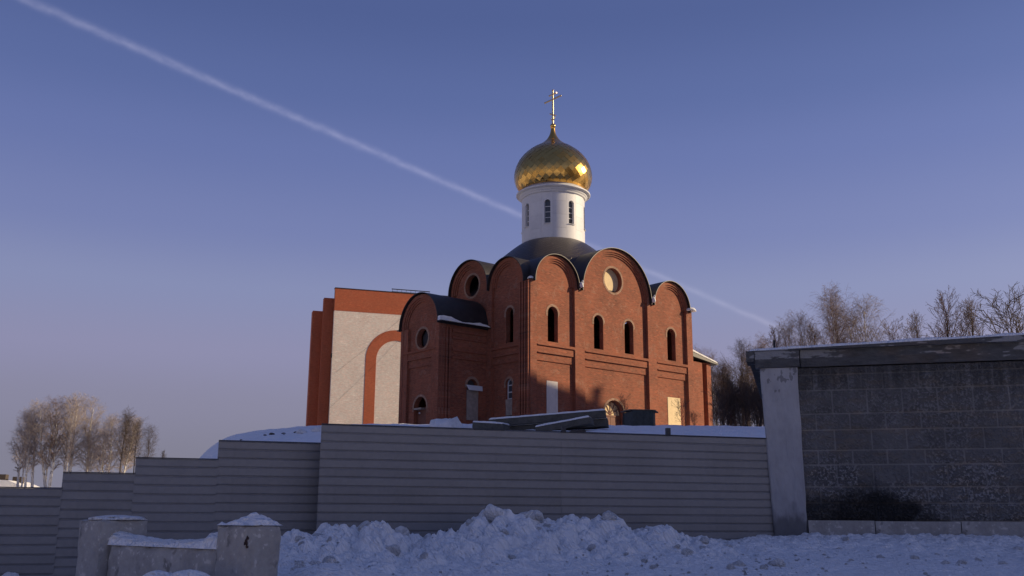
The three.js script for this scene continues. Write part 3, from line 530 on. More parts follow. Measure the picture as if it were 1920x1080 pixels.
// ------------------------------------------------------------------ garage of concrete blocks
{
  const PB = new THREE.Vector3(4.161, 0, -15.0), turn = -16 * D2R;
  const g = thing('block_garage', 'low garage of rough concrete blocks with snow on its flat roof', 'garage', [PB.x, 0, PB.z], turn);
  const WL = 7.2;                                     // wall length to the right of the pillar
  // wall-wide map of stains: soot patch, dark streaks under the roof, pale lime on the rough faces
  const TW = 2048, TH = 1024, MW = 6.4, MH = 3.2, pebA = tileNoise(1024, 128, 201), pebB = tileNoise(1024, 256, 203), cl = tileFbm(1024, 6, 5, 205), st = tileFbm(1024, 12, 4, 207), stc = tileFbm(1024, 22, 4, 209);
  const idx = (x, y) => (y % 1024) * 1024 + (x % 1024);
  const wallMap = (base, pebble) => texture(TW, TH, (x, y) => {
    const u = x / TW * MW, h = 1.2 + y / TH * MH, k = idx(x, y), peb = pebA[k] * 0.55 + pebB[k] * 0.45;
    let v = base * (1 + 0.55 * (cl[k] - 0.5) + 0.35 * (stc[k] - 0.5)) + pebble * (smooth(0.42, 0.8, peb) - 0.22) * smooth(0.25, 0.6, cl[idx(x + 300, y + 170)]) * lerp(1.7, 0.9, smooth(2.2, 2.6, h));
    const du = (u - (1.18 + 0.3 * (st[idx(x, y + 400)] - 0.5))) / 0.74, dh = (h - 1.55) / (0.50 + 0.35 * (st[idx(x * 2, y)] - 0.5));
    const soot = smooth(1.5, 0.55, Math.sqrt(du * du * (h < 1.85 ? 0.8 : 1.5) + dh * dh) + (st[k] - 0.5) * 0.7 + (stc[k] - 0.5) * 0.4);
    const soot2 = smooth(1.5, 0.5, Math.hypot((u - 0.55) / 1.1, (h - 1.6) / 0.36) + (st[k] - 0.5) * 0.6);
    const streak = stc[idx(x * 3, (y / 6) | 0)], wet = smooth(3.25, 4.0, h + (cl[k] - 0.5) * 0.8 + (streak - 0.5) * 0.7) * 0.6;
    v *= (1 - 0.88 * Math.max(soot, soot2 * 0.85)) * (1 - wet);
    const rust = smooth(0.5, 0.75, st[idx(x + 90, y * 3)]) * 0.35;
    return [v * (1.03 + rust * 0.3), v, v * (0.97 - rust * 0.3)];
  }, 1, 1);
  const colour = wallMap(0.138, 0.11);
  const bump = texture(1024, 1024, (x, y) => { const k = y * 1024 + x; return 0.5 * smooth(0.3, 0.8, pebA[k]) + 0.5 * pebB[k]; }, 1, 1, false);
  colour.repeat.set(1, 1); bump.repeat.set(2, 1);
  const block = std({ map: colour, bumpMap: bump, bumpScale: 0.03, roughness: 0.96 });
  const mortarMap = wallMap(0.225, 0.03); mortarMap.repeat.set(1, 1); const mortar = std({ map: mortarMap, roughness: 1 });
  const plaster = std({ map: (() => { const a = tileFbm(512, 5, 5, 221), b = tileFbm(512, 20, 3, 223); return texture(512, 1024, (x, y) => { const h = 0.9 + y / 1024 * 3.3, k = (y % 512) * 512 + x; let v = 0.37 + 0.12 * (a[k] - 0.5) + 0.06 * (b[k] - 0.5); const damp = smooth(1.78, 1.55, h + (a[(k + 9000) % 262144] - 0.5) * 0.5); v *= 1 - 0.6 * damp; const patch = smooth(0.62, 0.7, b[(k + 5000) % 262144]) * smooth(3.3, 3.55, h); v *= 1 - 0.45 * patch; return [v, v * 0.985, v]; }, 1, 1); })(), bumpMap: bumpTex(225, 10, 5, 1), bumpScale: 0.012, roughness: 0.95 });
  plaster.map.repeat.set(1, 1);
  // mortar bed behind the blocks
  const bed = box(WL, 2.75, 0.24, 0.2 + WL / 2, 1.1 + 2.75 / 2, -0.124); { const p = bed.attributes.position, uv = bed.attributes.uv; for (let i = 0; i < p.count; i++) uv.setXY(i, p.getX(i) / MW, (p.getY(i) - 1.2) / MH); }
  mesh('mortar_bed', bed, mortar, g);
  mesh('inner_wall', box(WL, 2.7, 0.1, 0.2 + WL / 2, 1.1 + 2.7 / 2, -0.34), M.slabConcrete, g);
  mesh('side_wall', box(0.3, 2.75, 6, -0.1, 1.1 + 2.75 / 2, -3.2), M.slabConcrete, g); mesh('side_wall', box(0.3, 2.75, 6, WL, 1.1 + 2.75 / 2, -3.2), M.slabConcrete, g); mesh('rear_wall', box(WL, 2.75, 0.3, WL / 2, 1.1 + 2.75 / 2, -6.1), M.slabConcrete, g);
  const courses = [1.585, 1.835, 2.068, 2.389, 2.602, 2.905, 3.146, 3.502, 3.741, 3.86], r = rng(31);
  for (let c = 0; c < courses.length - 1; c++) {
    const y0 = courses[c] + 0.010, y1 = courses[c + 1] - 0.010;
    let x = 0.22 - (c % 2) * 0.02; const first = c % 2 ? 0.27 : 0.5; let w = first;
    while (x < WL) {
      const x1 = Math.min(WL + 0.1, x + w), nx = 14, ny = 8, bw = x1 - x - 0.022, bh = y1 - y0, pr = 0.012 + r() * 0.014, seed = r() * 100;
      const gg = new THREE.BoxGeometry(bw, bh, 0.12, nx, ny, 1), p = gg.attributes.position, uv = gg.attributes.uv;
      for (let i = 0; i < p.count; i++) {
        const px = p.getX(i), py = p.getY(i), pz = p.getZ(i);
        if (pz > 0) { const e = Math.min(bw / 2 - Math.abs(px), bh / 2 - Math.abs(py)), inner = smooth(0, 0.04, e); p.setZ(i, pz + inner * (0.010 + 0.016 * fbm(px * 12 + seed, py * 12, seed, 3) + 0.010 * (r() - 0.5)) - (1 - inner) * 0.003 * r()); }
        uv.setXY(i, (x + bw / 2 + px) / MW, (y0 + bh / 2 + py - 1.2) / MH);
      }
      gg.translate(x + bw / 2, (y0 + y1) / 2, -0.066 + pr * 0.7); gg.computeVertexNormals(); mesh('block', gg, block, g);
      x = x1; w = 0.505 + (r() - 0.5) * 0.05;
    }
  }
  // leaning corner pillar of smooth render
  const pil = (() => { const B = [[-0.235, 0.9], [0.243, 0.9], [0.234, 3.86], [-0.326, 3.86]], nY = 14, pos = [], uv = [], id = []; const rr = rng(77);
    const ring = []; for (let j = 0; j <= nY; j++) { const t = j / nY, y = 0.9 + t * 2.96, l = lerp(-0.24, -0.326, Math.max(0, (y - 1.36) / 2.5)), q = lerp(0.243, 0.234, t) + (rr() - 0.5) * 0.012; ring.push([l + (rr() - 0.5) * 0.008, q, y]); }
    const quad = (a, b, c, d, ua) => { const k = pos.length / 3; for (const v of [a, b, c, d]) pos.push(...v); for (const v of ua) uv.push(...v); id.push(k, k + 1, k + 2, k, k + 2, k + 3); };
    for (let j = 0; j < nY; j++) { const [l0, q0, y0] = ring[j], [l1, q1, y1] = ring[j + 1], v0 = (y0 - 0.9) / 3.3, v1 = (y1 - 0.9) / 3.3, f = 0.06, b = -0.3, c = 0.02;
      quad([l0 + c, y0, f], [q0 - c, y0, f], [q1 - c, y1, f], [l1 + c, y1, f], [[0.1, v0], [0.6, v0], [0.6, v1], [0.1, v1]]);
      quad([l0, y0, f - c], [l0 + c, y0, f], [l1 + c, y1, f], [l1, y1, f - c], [[0.08, v0], [0.1, v0], [0.1, v1], [0.08, v1]]); quad([q0 - c, y0, f], [q0, y0, f - c], [q1, y1, f - c], [q1 - c, y1, f], [[0.6, v0], [0.62, v0], [0.62, v1], [0.6, v1]]);
      quad([l0, y0, b], [l0, y0, f - c], [l1, y1, f - c], [l1, y1, b], [[0.75, v0], [0.95, v0], [0.95, v1], [0.75, v1]]); quad([q0, y0, f - c], [q0, y0, b], [q1, y1, b], [q1, y1, f - c], [[0.62, v0], [0.95, v0], [0.95, v1], [0.62, v1]]); }
    const G = new THREE.BufferGeometry(); G.setAttribute('position', new THREE.Float32BufferAttribute(pos, 3)); G.setAttribute('uv', new THREE.Float32BufferAttribute(uv, 2)); G.setIndex(id); G.computeVertexNormals(); return G; })();
  mesh('corner_pillar', pil, plaster, g);
  const lintel = std({ map: (() => { const a = tileFbm(1024, 5, 5, 231), b = tileFbm(1024, 24, 3, 233); return texture(1024, 256, (x, y) => { const k = y * 1024 + x, k2 = ((y * 4) % 1024) * 1024 + x, lime = smooth(0.60, 0.66, a[k] * 0.6 + b[k2] * 0.4); let v = 0.085 + 0.06 * (b[k2] - 0.5) + 0.03 * (a[k] - 0.5); v = lerp(v, 0.32, lime * 0.7); const ru = smooth(0.5, 0.68, a[(k + 70000) % 1048576]) * 0.3; return [v * (1 + ru * 0.5), v, v * (1 - ru * 0.4)]; }, 3.2, 0.8); })(), bumpMap: bumpTex(235, 20, 4, 1), bumpScale: 0.01, roughness: 0.97 });
  mesh('beam', box(0.66, 0.25, 0.34, -0.06, 3.995, -0.08), lintel, g); mesh('beam', box(WL - 0.3, 0.26, 0.3, 0.285 + (WL - 0.3) / 2, 4.0, -0.13), lintel, g);
  // roof slab, rising a little to the right, and the snow lying on it
  const rs = new THREE.Shape(); rs.moveTo(-0.52, 4.125); rs.lineTo(WL, 4.135); rs.lineTo(WL, 4.30); rs.lineTo(-0.515, 4.15 - 0.18 + 0.16);
  const rs2 = new THREE.Shape(); rs2.moveTo(-0.52, 3.965); rs2.lineTo(-0.4, 3.965); rs2.lineTo(-0.4, 4.122); rs2.lineTo(-0.52, 4.122);
  mesh('roof_slab', slab(rs, 0.10, -6.3), lintel, g); mesh('slab_edge', slab(rs2, 0.095, -0.35), lintel, g);
  const sn = []; { const nX = 120, nZ = 50, pos = [], uv = [], id = []; for (let j = 0; j <= nZ; j++) for (let i = 0; i <= nX; i++) { const x = lerp(-0.50, WL, i / nX), z = lerp(0.085, -6.25, (j / nZ) ** 1.6), top = lerp(4.135, 4.302, (x + 0.515) / (WL + 0.515)); const ed = Math.min(1, Math.min((0.085 - z) / 0.07, (x + 0.5) / 0.1)); pos.push(x, top + (ed <= 0 ? -0.004 : (0.028 + 0.045 * smooth(-0.3, 0.5, fbm(x * 0.8, 1, z * 0.8, 3)) + 0.012 * fbm(x * 5, 4, z * 5, 2)) * Math.sqrt(ed)), z + (ed <= 0 ? 0.0 : 0)); uv.push(x, z); }
    for (let j = 0; j < nZ; j++) for (let i = 0; i < nX; i++) { const a = j * (nX + 1) + i, b = a + 1, c = a + nX + 1, d = c + 1; id.push(a, b, c, b, d, c); }
    const G = new THREE.BufferGeometry(); G.setAttribute('position', new THREE.Float32BufferAttribute(pos, 3)); G.setAttribute('uv', new THREE.Float32BufferAttribute(uv, 2)); G.setIndex(id); G.computeVertexNormals(); sn.push(G); }
  mesh('roof_snow', sn[0], M.snow, g);
  mesh('roof_pipe', new THREE.CylinderGeometry(0.018, 0.018, 0.16, 10).translate(-0.09, 4.24, -0.1), M.pipe, g);
  // plinth of cast blocks
  let x = 0.25; while (x < WL) { const w = 0.8 + r() * 0.5; mesh('plinth_block', box(w - 0.012, 0.62, 0.2, x + w / 2, 1.27 + (r() - 0.5) * 0.008, -0.02 + r() * 0.01), M.concrete, g); x += w; }
}

// ------------------------------------------------------------------ foreground snow bank
const ridge = [[-7, 0.78], [-4.2, 0.8], [-3.0, 1.0], [-2.75, 1.28], [-2.38, 1.40], [-1.8, 1.455], [-1.3, 1.44], [-1.18, 1.36], [-0.7, 1.44], [-0.4, 1.57], [-0.15, 1.625], [0.1, 1.60], [0.3, 1.585], [0.8, 1.53], [1.35, 1.54], [1.5, 1.45], [2.05, 1.46], [2.4, 1.37], [2.9, 1.30], [3.4, 1.34], [4, 1.36], [8.5, 1.40]];
function bankH(x, z) {
  const d = -z, dr = lerp(12.0, 13.9, smooth(-2.5, 4, x)) ;
  let crest = curveAt(ridge, x * 12.3 / dr * (dr / 12.3));
  const k = (d - dr);
  const base = x < -2.4 ? lerp(0.72, 1.0, smooth(-5, -2.2, x)) : lerp(1.02, 1.18, smooth(-1, 3.5, x));
  const front = k < 0 ? smooth(-3.4, 0, k) : 1 - 0.45 * smooth(0.2, 1.6, k) * (x < 3.4 ? 1 : 0);
  let h = lerp(base - 0.13 * smooth(-3, -6, k), crest, Math.pow(front, 1.25));
  const rough = smooth(-3.6, -0.6, k) * lerp(1, 0.3, smooth(2.0, 3.2, x)) + 0.12;
  // broken clods: rounded cells of several sizes
  h += rough * (0.14 * clods(x * 2.6, z * 2.6, 1) + 0.125 * clods(x * 5.5, z * 5.5, 2) + 0.07 * clods(x * 11, z * 11, 3) + 0.03 * clods(x * 22, z * 22, 4)) - 0.11 * rough;
  h += 0.03 * fbm(x * 1.3, 7, z * 1.3, 3);
  h += (0.26 + 0.16 * clods(x * 3.5, z * 3.5, 6)) * Math.exp(-((x + 2.55) ** 2) / 0.5 - ((z + 7.2) ** 2) / 0.14) + 0.22 * Math.exp(-((x + 1.45) ** 2) / 0.3 - ((z + 8.3) ** 2) / 0.8);
  return h;
}
function hash2(i, j, s) { let h = Math.imul(i, 374761393) + Math.imul(j, 668265263) + Math.imul(s, 974634777); h = Math.imul(h ^ (h >>> 13), 1274126177); return ((h ^ (h >>> 16)) >>> 0) / 4294967296; }
function clods(x, z, s) { // highest of the rounded clods near the point, 0..1
  const xi = Math.floor(x), zi = Math.floor(z); let m = 0;
  for (let a = -1; a <= 1; a++) for (let b = -1; b <= 1; b++) {
    const i = xi + a, j = zi + b, size = 0.28 + 0.5 * hash2(i, j, s), on = hash2(i, j, s + 9) > 0.28 ? 1 : 0; if (!on) continue;
    const dx = x - i - hash2(i, j, s + 1), dz = z - j - hash2(i, j, s + 2), e = 1 - (dx * dx + dz * dz) / (size * size); if (e > 0) m = Math.max(m, Math.sqrt(e) * size * (0.6 + 0.7 * hash2(i, j, s + 3)));
  }
  return m;
}
{
  const nx = 600, nz = 430, pos = [], uv = [], id = [];
  for (let j = 0; j <= nz; j++) for (let i = 0; i <= nx; i++) {
    const x = lerp(-7.2, 8.7, i / nx), z = lerp(-16, -4.4, j / nz);
    const ed = Math.min(i, nx - i, j, nz - j) / 6; pos.push(x, Math.min(ed < 1 ? lerp(groundH(x, z) - 0.4, bankH(x, z), ed) : bankH(x, z), 2), z); uv.push(x + 0.6 * pos[pos.length - 2], z);
  }
  for (let j = 0; j < nz; j++) for (let i = 0; i < nx; i++) { const a = j * (nx + 1) + i, b = a + 1, c = a + nx + 1, d = c + 1; id.push(a, c, b, b, c, d); }
  const g = new THREE.BufferGeometry(); g.setAttribute('position', new THREE.Float32BufferAttribute(pos, 3)); g.setAttribute('uv', new THREE.Float32BufferAttribute(uv, 2)); g.setIndex(id); g.computeVertexNormals();
  const bank = thing('snow_bank', 'ploughed bank of broken snow in front of the metal fence', 'snow bank');
  mesh('heap', g, M.snow, bank);
  // chunks: broken blocks with flat fracture faces
  const chunkGeo = seed => { const r = rng(seed), planes = []; for (let k = 0; k < 9; k++) { const n = new THREE.Vector3(r() * 2 - 1, r() * 2 - 1, r() * 2 - 1).normalize(); planes.push([n, 0.62 + 0.3 * r()]); }
    const q = mergeVertices(new THREE.IcosahedronGeometry(1, 5).deleteAttribute('uv').deleteAttribute('normal')), p = q.attributes.position, u = [];
    for (let i = 0; i < p.count; i++) { const v = new THREE.Vector3().fromBufferAttribute(p, i); let d = 1; for (const [n, o] of planes) { const c = n.dot(v); if (c > 0.01) d = Math.min(d, o / c); } d *= 1 + 0.22 * fbm(v.x * 2.6 + seed, v.y * 2.6, v.z * 2.6, 4) + 0.05 * noise3.noise(v.x * 14, v.y * 14, v.z * 14 + seed); v.multiplyScalar(d); p.setXYZ(i, v.x, v.y, v.z); u.push(v.x * 0.3 + seed, v.z * 0.3 + v.y * 0.2); }
    q.setAttribute('uv', new THREE.Float32BufferAttribute(u, 2)); q.computeVertexNormals(); return q; };
  const kinds = [1, 2, 3, 4, 5, 6, 7, 8].map(chunkGeo), r = rng(404);
  const put = (x, z, s, sink, k, sy = 0.8) => { const m = mesh('snow_chunk', kinds[k % 8], M.snow, bank); m.scale.set(s, s * sy, s * (0.8 + 0.4 * r())); m.position.set(x, bankH(x, z) + s * sink, z); m.rotation.set((r() - 0.5) * 0.9, r() * 6.3, (r() - 0.5) * 0.9); return m; };
  const top = put(-0.17, -12.55, 0.16, 0.42, 2, 0.75); top.userData.label = 'largest snow block perched on the crest of the bank'; top.rotation.set(0.1, 0.5, -0.35); top.scale.set(0.19, 0.125, 0.15);
  for (const [x, s, k] of [[0.2, 0.12, 1], [0.33, 0.09, 4], [-0.45, 0.07, 3], [0.75, 0.1, 5], [1.28, 0.1, 6], [1.0, 0.11, 0], [-1.0, 0.09, 2], [-1.32, 0.1, 7], [-2.3, 0.1, 3], [-1.75, 0.09, 1], [2.0, 0.1, 6], [1.75, 0.08, 0], [-2.0, 0.08, 4]]) put(x, -lerp(12.2, 13.7, smooth(-2.5, 4, x)) + 0.1, s, 0.1, k);
  for (let q = 0; q < 46; q++) { const x = lerp(-2.9, 2.7, r()), d = lerp(9.4, 12.6, Math.pow(r(), 0.7)), s = 0.04 + 0.06 * r() * r(); put(x, -d, s, -0.1 + 0.35 * r(), (r() * 8) | 0); }
  for (let q = 0; q < 26; q++) { const x = lerp(2.4, 7, r()), d = lerp(9.8, 13.4, r()), s = 0.025 + 0.03 * r(); put(x, -d, s, -0.1, (r() * 8) | 0); }
  for (let q = 0; q < 20; q++) { const x = lerp(-3.0, -1.3, r()), d = lerp(7.2, 10.2, r()), s = 0.04 + 0.045 * r(); put(x, -d, s, -0.05, (r() * 8) | 0); }
  // crumbs: too small to pick apart
  const crumbs = [], cg = new THREE.IcosahedronGeometry(1, 1);
  for (let q = 0; q < 900; q++) { const x = lerp(-3.2, 7, r()), d = lerp(8.2, 13.6, r()), s = 0.006 + 0.014 * r() * r(); if (x > 3 && r() < 0.6) continue; const c = cg.clone().scale(s * (0.8 + 0.5 * r()), s * 0.8, s).rotateY(r() * 6).translate(x, bankH(x, -d) + s * 0.3, -d); crumbs.push(c); }
  const cm = mesh('snow_crumbs', mergeGeometries(crumbs), M.snow, bank); cm.userData.kind = 'stuff';
}

// ------------------------------------------------------------------ concrete posts and the beam between them
{
  const turn = -38.6 * D2R, cs = Math.cos(38.6 * D2R), sn = Math.sin(38.6 * D2R);
  // the near upright edge of each post is given; the body extends to local -x and -z from it
  const roughBox = (w, h, d, seed, seg = 0.05) => { const nx = Math.ceil(w / seg), ny = Math.ceil(h / seg), nz = Math.ceil(d / seg), g = new THREE.BoxGeometry(w, h, d, nx, ny, nz), p = g.attributes.position, uv = g.attributes.uv, n = g.attributes.normal;
    for (let i = 0; i < p.count; i++) { const x = p.getX(i), y = p.getY(i), z = p.getZ(i), ex = Math.abs(x) > w / 2 - 0.001, ey = Math.abs(y) > h / 2 - 0.001, ez = Math.abs(z) > d / 2 - 0.001, edges = ex + ey + ez, wear = edges > 1 ? 0.012 + 0.018 * Math.max(0, noise3.noise(x * 9 + seed, y * 9, z * 9)) : 0, q = 0.008 * noise3.noise(x * 7, y * 7 + seed, z * 7);
      if (Math.abs(n.getX(i)) > 0.7) uv.setXY(i, z + seed, y); else if (Math.abs(n.getY(i)) > 0.7) uv.setXY(i, x + seed, z); else uv.setXY(i, x + seed + 0.4, y);
      p.setXYZ(i, x - Math.sign(x) * (ex ? wear - q : 0), y - Math.sign(y) * (ey ? wear : 0), z - Math.sign(z) * (ez ? wear - q : 0)); }
    const keep = g.attributes.uv.clone(); g.computeVertexNormals(); g.setAttribute('uv', keep); return g; };
  const A = [-3.47, -8.55], B = [-1.93, -7.4];
  const post = (e, a, b, topH, seed, label) => { const h = 1.35, cx = e[0] - cs * a / 2 + sn * b / 2, cz = e[1] - sn * a / 2 - cs * b / 2; const t = thing('concrete_post', label, 'post', [cx, topH - h, cz], turn); mesh('post_body', roughBox(a, h, b, seed).translate(0, h / 2, 0), M.concrete, t); return [t, cx, cz]; };
  const [pa, ax, az] = post(A, 0.37, 0.46, 1.562, 3, 'square concrete post with a thin flat cap of snow, below the stepped fence');
  const [pb, bx, bz] = post(B, 0.385, 0.34, 1.535, 8, 'square concrete post with chipped rusty edge and a peaked cap of snow');
  // rusty chipped edge of the second post
  for (const [dy, dx, dz, k] of [[0.10, 0, -0.008, 0.8], [0.135, -0.004, 0, 1.2], [0.16, 0.0, -0.008, 0.8], [0.12, -0.01, 0, 0.6]]) mesh('chipped_edge', lump(0.011 * k, 0.024 * k, 0.011 * k, dy * 90, 0.9, 2).translate(0.385 / 2 - 0.010 + dx, 1.35 - dy, 0.34 / 2 - 0.010 + dz), M.rust, pb);
  const capA = mesh('snow_layer', lump(0.205, 0.032, 0.25, 12, 0.16, 4), M.snow); capA.position.set(ax + 0.02, 1.565, az - 0.01); capA.rotation.y = turn; tag(capA, 'thin flat cap of snow lying on a concrete post', 'snow');
  const capB = mesh('snow_mound', (() => { // peaked to one side, thinning to the edges of the post
    const n = 26, g = new THREE.PlaneGeometry(0.375, 0.33, n, n).rotateX(-Math.PI / 2), p = g.attributes.position;
    for (let i = 0; i < p.count; i++) { const x = p.getX(i), z = p.getZ(i), e = Math.min(0.1875 - Math.abs(x), 0.165 - Math.abs(z)); p.setY(i, smooth(0, 0.03, e + 0.012 * noise3.noise(x * 40, 2, z * 40)) * (0.012 + 0.075 * Math.max(0, 1 - Math.hypot((x - 0.03) / 0.2, (z + 0.02) / 0.18)) + 0.02 * clods(x * 22 + 5, z * 22, 7) + 0.01 * fbm(x * 30, 5, z * 30, 2))); }
    boxUV(g); g.computeVertexNormals(); return g; })(), M.snow); capB.position.set(bx, 1.53, bz); capB.rotation.y = turn; tag(capB, 'peaked cap of snow on the chipped concrete post', 'snow');
  // beam
  const mx = (ax + bx) / 2, mz = (az + bz) / 2, len = Math.hypot(bx - ax, bz - az) - 0.38;
  const bt = thing('concrete_beam', 'low weathered concrete beam joining two square posts', 'beam', [mx, 0.72, mz], -Math.atan2(bz - az, bx - ax));
  mesh('beam_body', roughBox(len, 0.64, 0.26, 21).translate(0, 0.32, 0.02), M.concrete, bt);
  const bs = mesh('snow_on_beam', (() => { const nX = 60, nZ = 16, pos = [], uv = [], id = []; for (let j = 0; j <= nZ; j++) for (let i = 0; i <= nX; i++) { const t = i / nX, s = j / nZ * 2 - 1, x = lerp(-len / 2 - 0.02, len / 2 + 0.02, t), pr = 0.05 + 0.06 * Math.pow(Math.abs(t * 2 - 1), 2.2) + (t > 0.85 ? 0.03 : 0); const h = pr * Math.pow(Math.max(0, 1 - s * s), 0.42) * (1 + 0.35 * fbm(x * 7, s * 1.5, 3, 3)) + 0.014 * clods(x * 16, s * 3, 5) * (1 - s * s); pos.push(x, Math.max(0, h), s * 0.135 + 0.02); uv.push(x, s * 0.3); }
    for (let j = 0; j < nZ; j++) for (let i = 0; i < nX; i++) { const a = j * (nX + 1) + i, b = a + 1, c = a + nX + 1, d = c + 1; id.push(a, c, b, b, c, d); }
    const G = new THREE.BufferGeometry(); G.setAttribute('position', new THREE.Float32BufferAttribute(pos, 3)); G.setAttribute('uv', new THREE.Float32BufferAttribute(uv, 2)); G.setIndex(id); G.computeVertexNormals(); return G; })(), M.snow);
  bs.position.set(mx, 1.352, mz); bs.rotation.y = -Math.atan2(bz - az, bx - ax); tag(bs, 'lumpy ridge of snow lying along the low concrete beam', 'snow');
}

// ------------------------------------------------------------------ things on the slope below the church
function beamSlab(a, b, thick, width, name, label, seed) { // long slab between two end points of its upper near edge
  const A = new THREE.Vector3(...a), B = new THREE.Vector3(...b), L = A.distanceTo(B), t = thing(name, label, 'concrete slab', [(A.x + B.x) / 2, (A.y + B.y) / 2, (A.z + B.z) / 2], 0, undefined);
  t.rotation.order = 'YZX'; t.rotation.y = -Math.atan2(B.z - A.z, B.x - A.x); t.rotation.z = Math.atan2(B.y - A.y, Math.hypot(B.x - A.x, B.z - A.z));
  const g = new THREE.ExtrudeGeometry(rectPath(-L / 2 + 0.03, -thick + 0.03, L / 2 - 0.03, -0.03, THREE.Shape), { depth: width - 0.06, bevelSize: 0.03, bevelThickness: 0.03, bevelSegments: 2 }).translate(0, 0, -width + 0.03);
  mesh('slab_body', g, M.slabConcrete, t);
  const n = new THREE.PlaneGeometry(L - 0.02, width + 0.02, 50, 48).rotateX(-Math.PI / 2), p = n.attributes.position; for (let i = 0; i < p.count; i++) { const e = Math.min(L / 2 - Math.abs(p.getX(i)), width / 2 + 0.01 - Math.abs(p.getZ(i))); p.setY(i, -0.01 + smooth(-0.01, 0.035, e) * (0.085 + 0.05 * fbm(p.getX(i) * 1.4 + seed, 1, p.getZ(i) * 1.4, 3))); }
  boxUV(n); n.computeVertexNormals(); mesh('snow_cover', n.translate(0, 0, -width / 2), M.snow, t); return t;
}
beamSlab([-0.98, 5.70, -42.6], [4.02, 6.08, -42.0], 0.30, 1.2, 'concrete_slab', 'longest concrete slab, topmost of the snowy stack before the church', 1);
beamSlab([-1.2, 5.36, -42.9], [4.12, 5.76, -42.2], 0.32, 1.2, 'concrete_slab', 'lower concrete slab with the longest slab lying over it', 2);
beamSlab([0.98, 5.20, -40.4], [3.18, 5.58, -39.9], 0.26, 1.1, 'concrete_slab', 'short tilted concrete slab leaning against the front of the slab stack', 3);
beamSlab([-1.62, 5.46, -41.2], [-0.35, 5.36, -40.8], 0.34, 1.0, 'concrete_slab', 'short concrete slab half sunk in snow beside the stack end', 4);
{
  const s = thing('metal_shed', 'small dark shed with lean-to roof beside the church door', 'shed', [8.06, 6.4, -56], 0.28);
  mesh('front_wall', box(1.25, 1.15, 0.06, -0.62, 0.575, 0), M.shed, s); mesh('side_wall', box(0.06, 1.15, 1.3, 0.0, 0.575, -0.69).applyMatrix4(new THREE.Matrix4().makeRotationY(-0.5)), M.shedWood, s);
  mesh('rear_wall', box(1.8, 1.1, 0.06, -0.4, 0.55, -1.3), M.shed, s); mesh('far_wall', box(0.06, 1.1, 1.25, -1.22, 0.55, -0.65), M.shed, s);
  const sh = new THREE.Shape(); sh.moveTo(-1.4, 0.06); sh.lineTo(0.08, -0.16); sh.lineTo(0.86, 1.12); sh.lineTo(-1.4, 1.45);
  mesh('shed_roof', new THREE.ExtrudeGeometry(sh, { depth: 0.05, bevelEnabled: false }).rotateX(-Math.PI / 2).translate(0, 1.16, 0), M.shedWood, s);
  for (const k of [-1.0, -0.6, -0.2]) mesh('seam', box(0.03, 1.14, 0.02, k, 0.57, 0.035), M.shed, s);
}
// lumps and spoil on the snow above the fences
{
  const r = rng(606);
  const onRay = (x, z, s, sy, seed, mat, name, label, cat, grp) => { const m = mesh(name, lump(s, s * sy, s, seed, 0.35, 3), mat); m.position.set(x, groundH(x, z) + s * sy * 0.05, z); m.rotation.y = r() * 6; tag(m, label, cat, grp); return m; };
  onRay(-2.55, -38.5, 0.72, 0.85, 3, M.snow, 'snow_heap', 'small jagged heap of snow before the church porch', 'snow heap');
  onRay(-1.9, -38.3, 0.42, 0.7, 9, M.snow, 'snow_heap', 'small snow clump beside the jagged heap at the porch', 'snow heap');
  for (const [x, z, s] of [[-9.2, -40, 0.09], [-9.75, -40.3, 0.12], [-10.1, -40.6, 0.07], [-8.6, -39.6, 0.1], [-9.0, -39.2, 0.06], [-10.9, -40, 0.06]]) onRay(x, z, s, 0.5, x, M.soil, 'frozen_clod', 'dark frozen clod of soil on the snowy mound above the stepped fence', 'clod', 'clods on the snowy mound');
  for (let k = 0; k < 9; k++) onRay(lerp(-8.6, -7.2, r()), lerp(-40.5, -38.6, r()), 0.12 + 0.16 * r(), 0.7, k * 3, M.snow, 'snow_clod', 'rough clod of snow on the mound beside the office block', 'snow clod', 'snow clods on the mound');
  onRay(2.55, -37.6, 0.3, 0.35, 31, M.soil, 'frozen_clod', 'dark frozen clod of soil in front of the slab stack', 'clod');
}

// ------------------------------------------------------------------ trees
function tubeAlong(pts, r0, r1, sides, out, uvs) { // tapered tube as triangles
  const n = pts.length, rings = []; const up = new THREE.Vector3(0.31, 0.17, 0.93), t = new THREE.Vector3(), a = new THREE.Vector3(), b = new THREE.Vector3();
  let len = 0;
  for (let i = 0; i < n; i++) {
    t.subVectors(pts[Math.min(n - 1, i + 1)], pts[Math.max(0, i - 1)]).normalize(); a.crossVectors(t, up).normalize(); b.crossVectors(t, a); const r = lerp(r0, r1, i / (n - 1)); if (i) len += pts[i].distanceTo(pts[i - 1]);
    const ring = []; for (let k = 0; k < sides; k++) { const q = k / sides * 2 * Math.PI, c = Math.cos(q) * r, s = Math.sin(q) * r; ring.push([pts[i].x + a.x * c + b.x * s, pts[i].y + a.y * c + b.y * s, pts[i].z + a.z * c + b.z * s, a.x * Math.cos(q) + b.x * Math.sin(q), a.y * Math.cos(q) + b.y * Math.sin(q), a.z * Math.cos(q) + b.z * Math.sin(q), k / sides, len]); } rings.push(ring);
  }
  for (let i = 0; i < n - 1; i++) for (let k = 0; k < sides; k++) { const k2 = (k + 1) % sides, q = [rings[i][k], rings[i][k2], rings[i + 1][k], rings[i][k2], rings[i + 1][k2], rings[i + 1][k]]; for (const v of q) { out.p.push(v[0], v[1], v[2]); out.n.push(v[3], v[4], v[5]); out.u.push(v[6], v[7]); } }
}
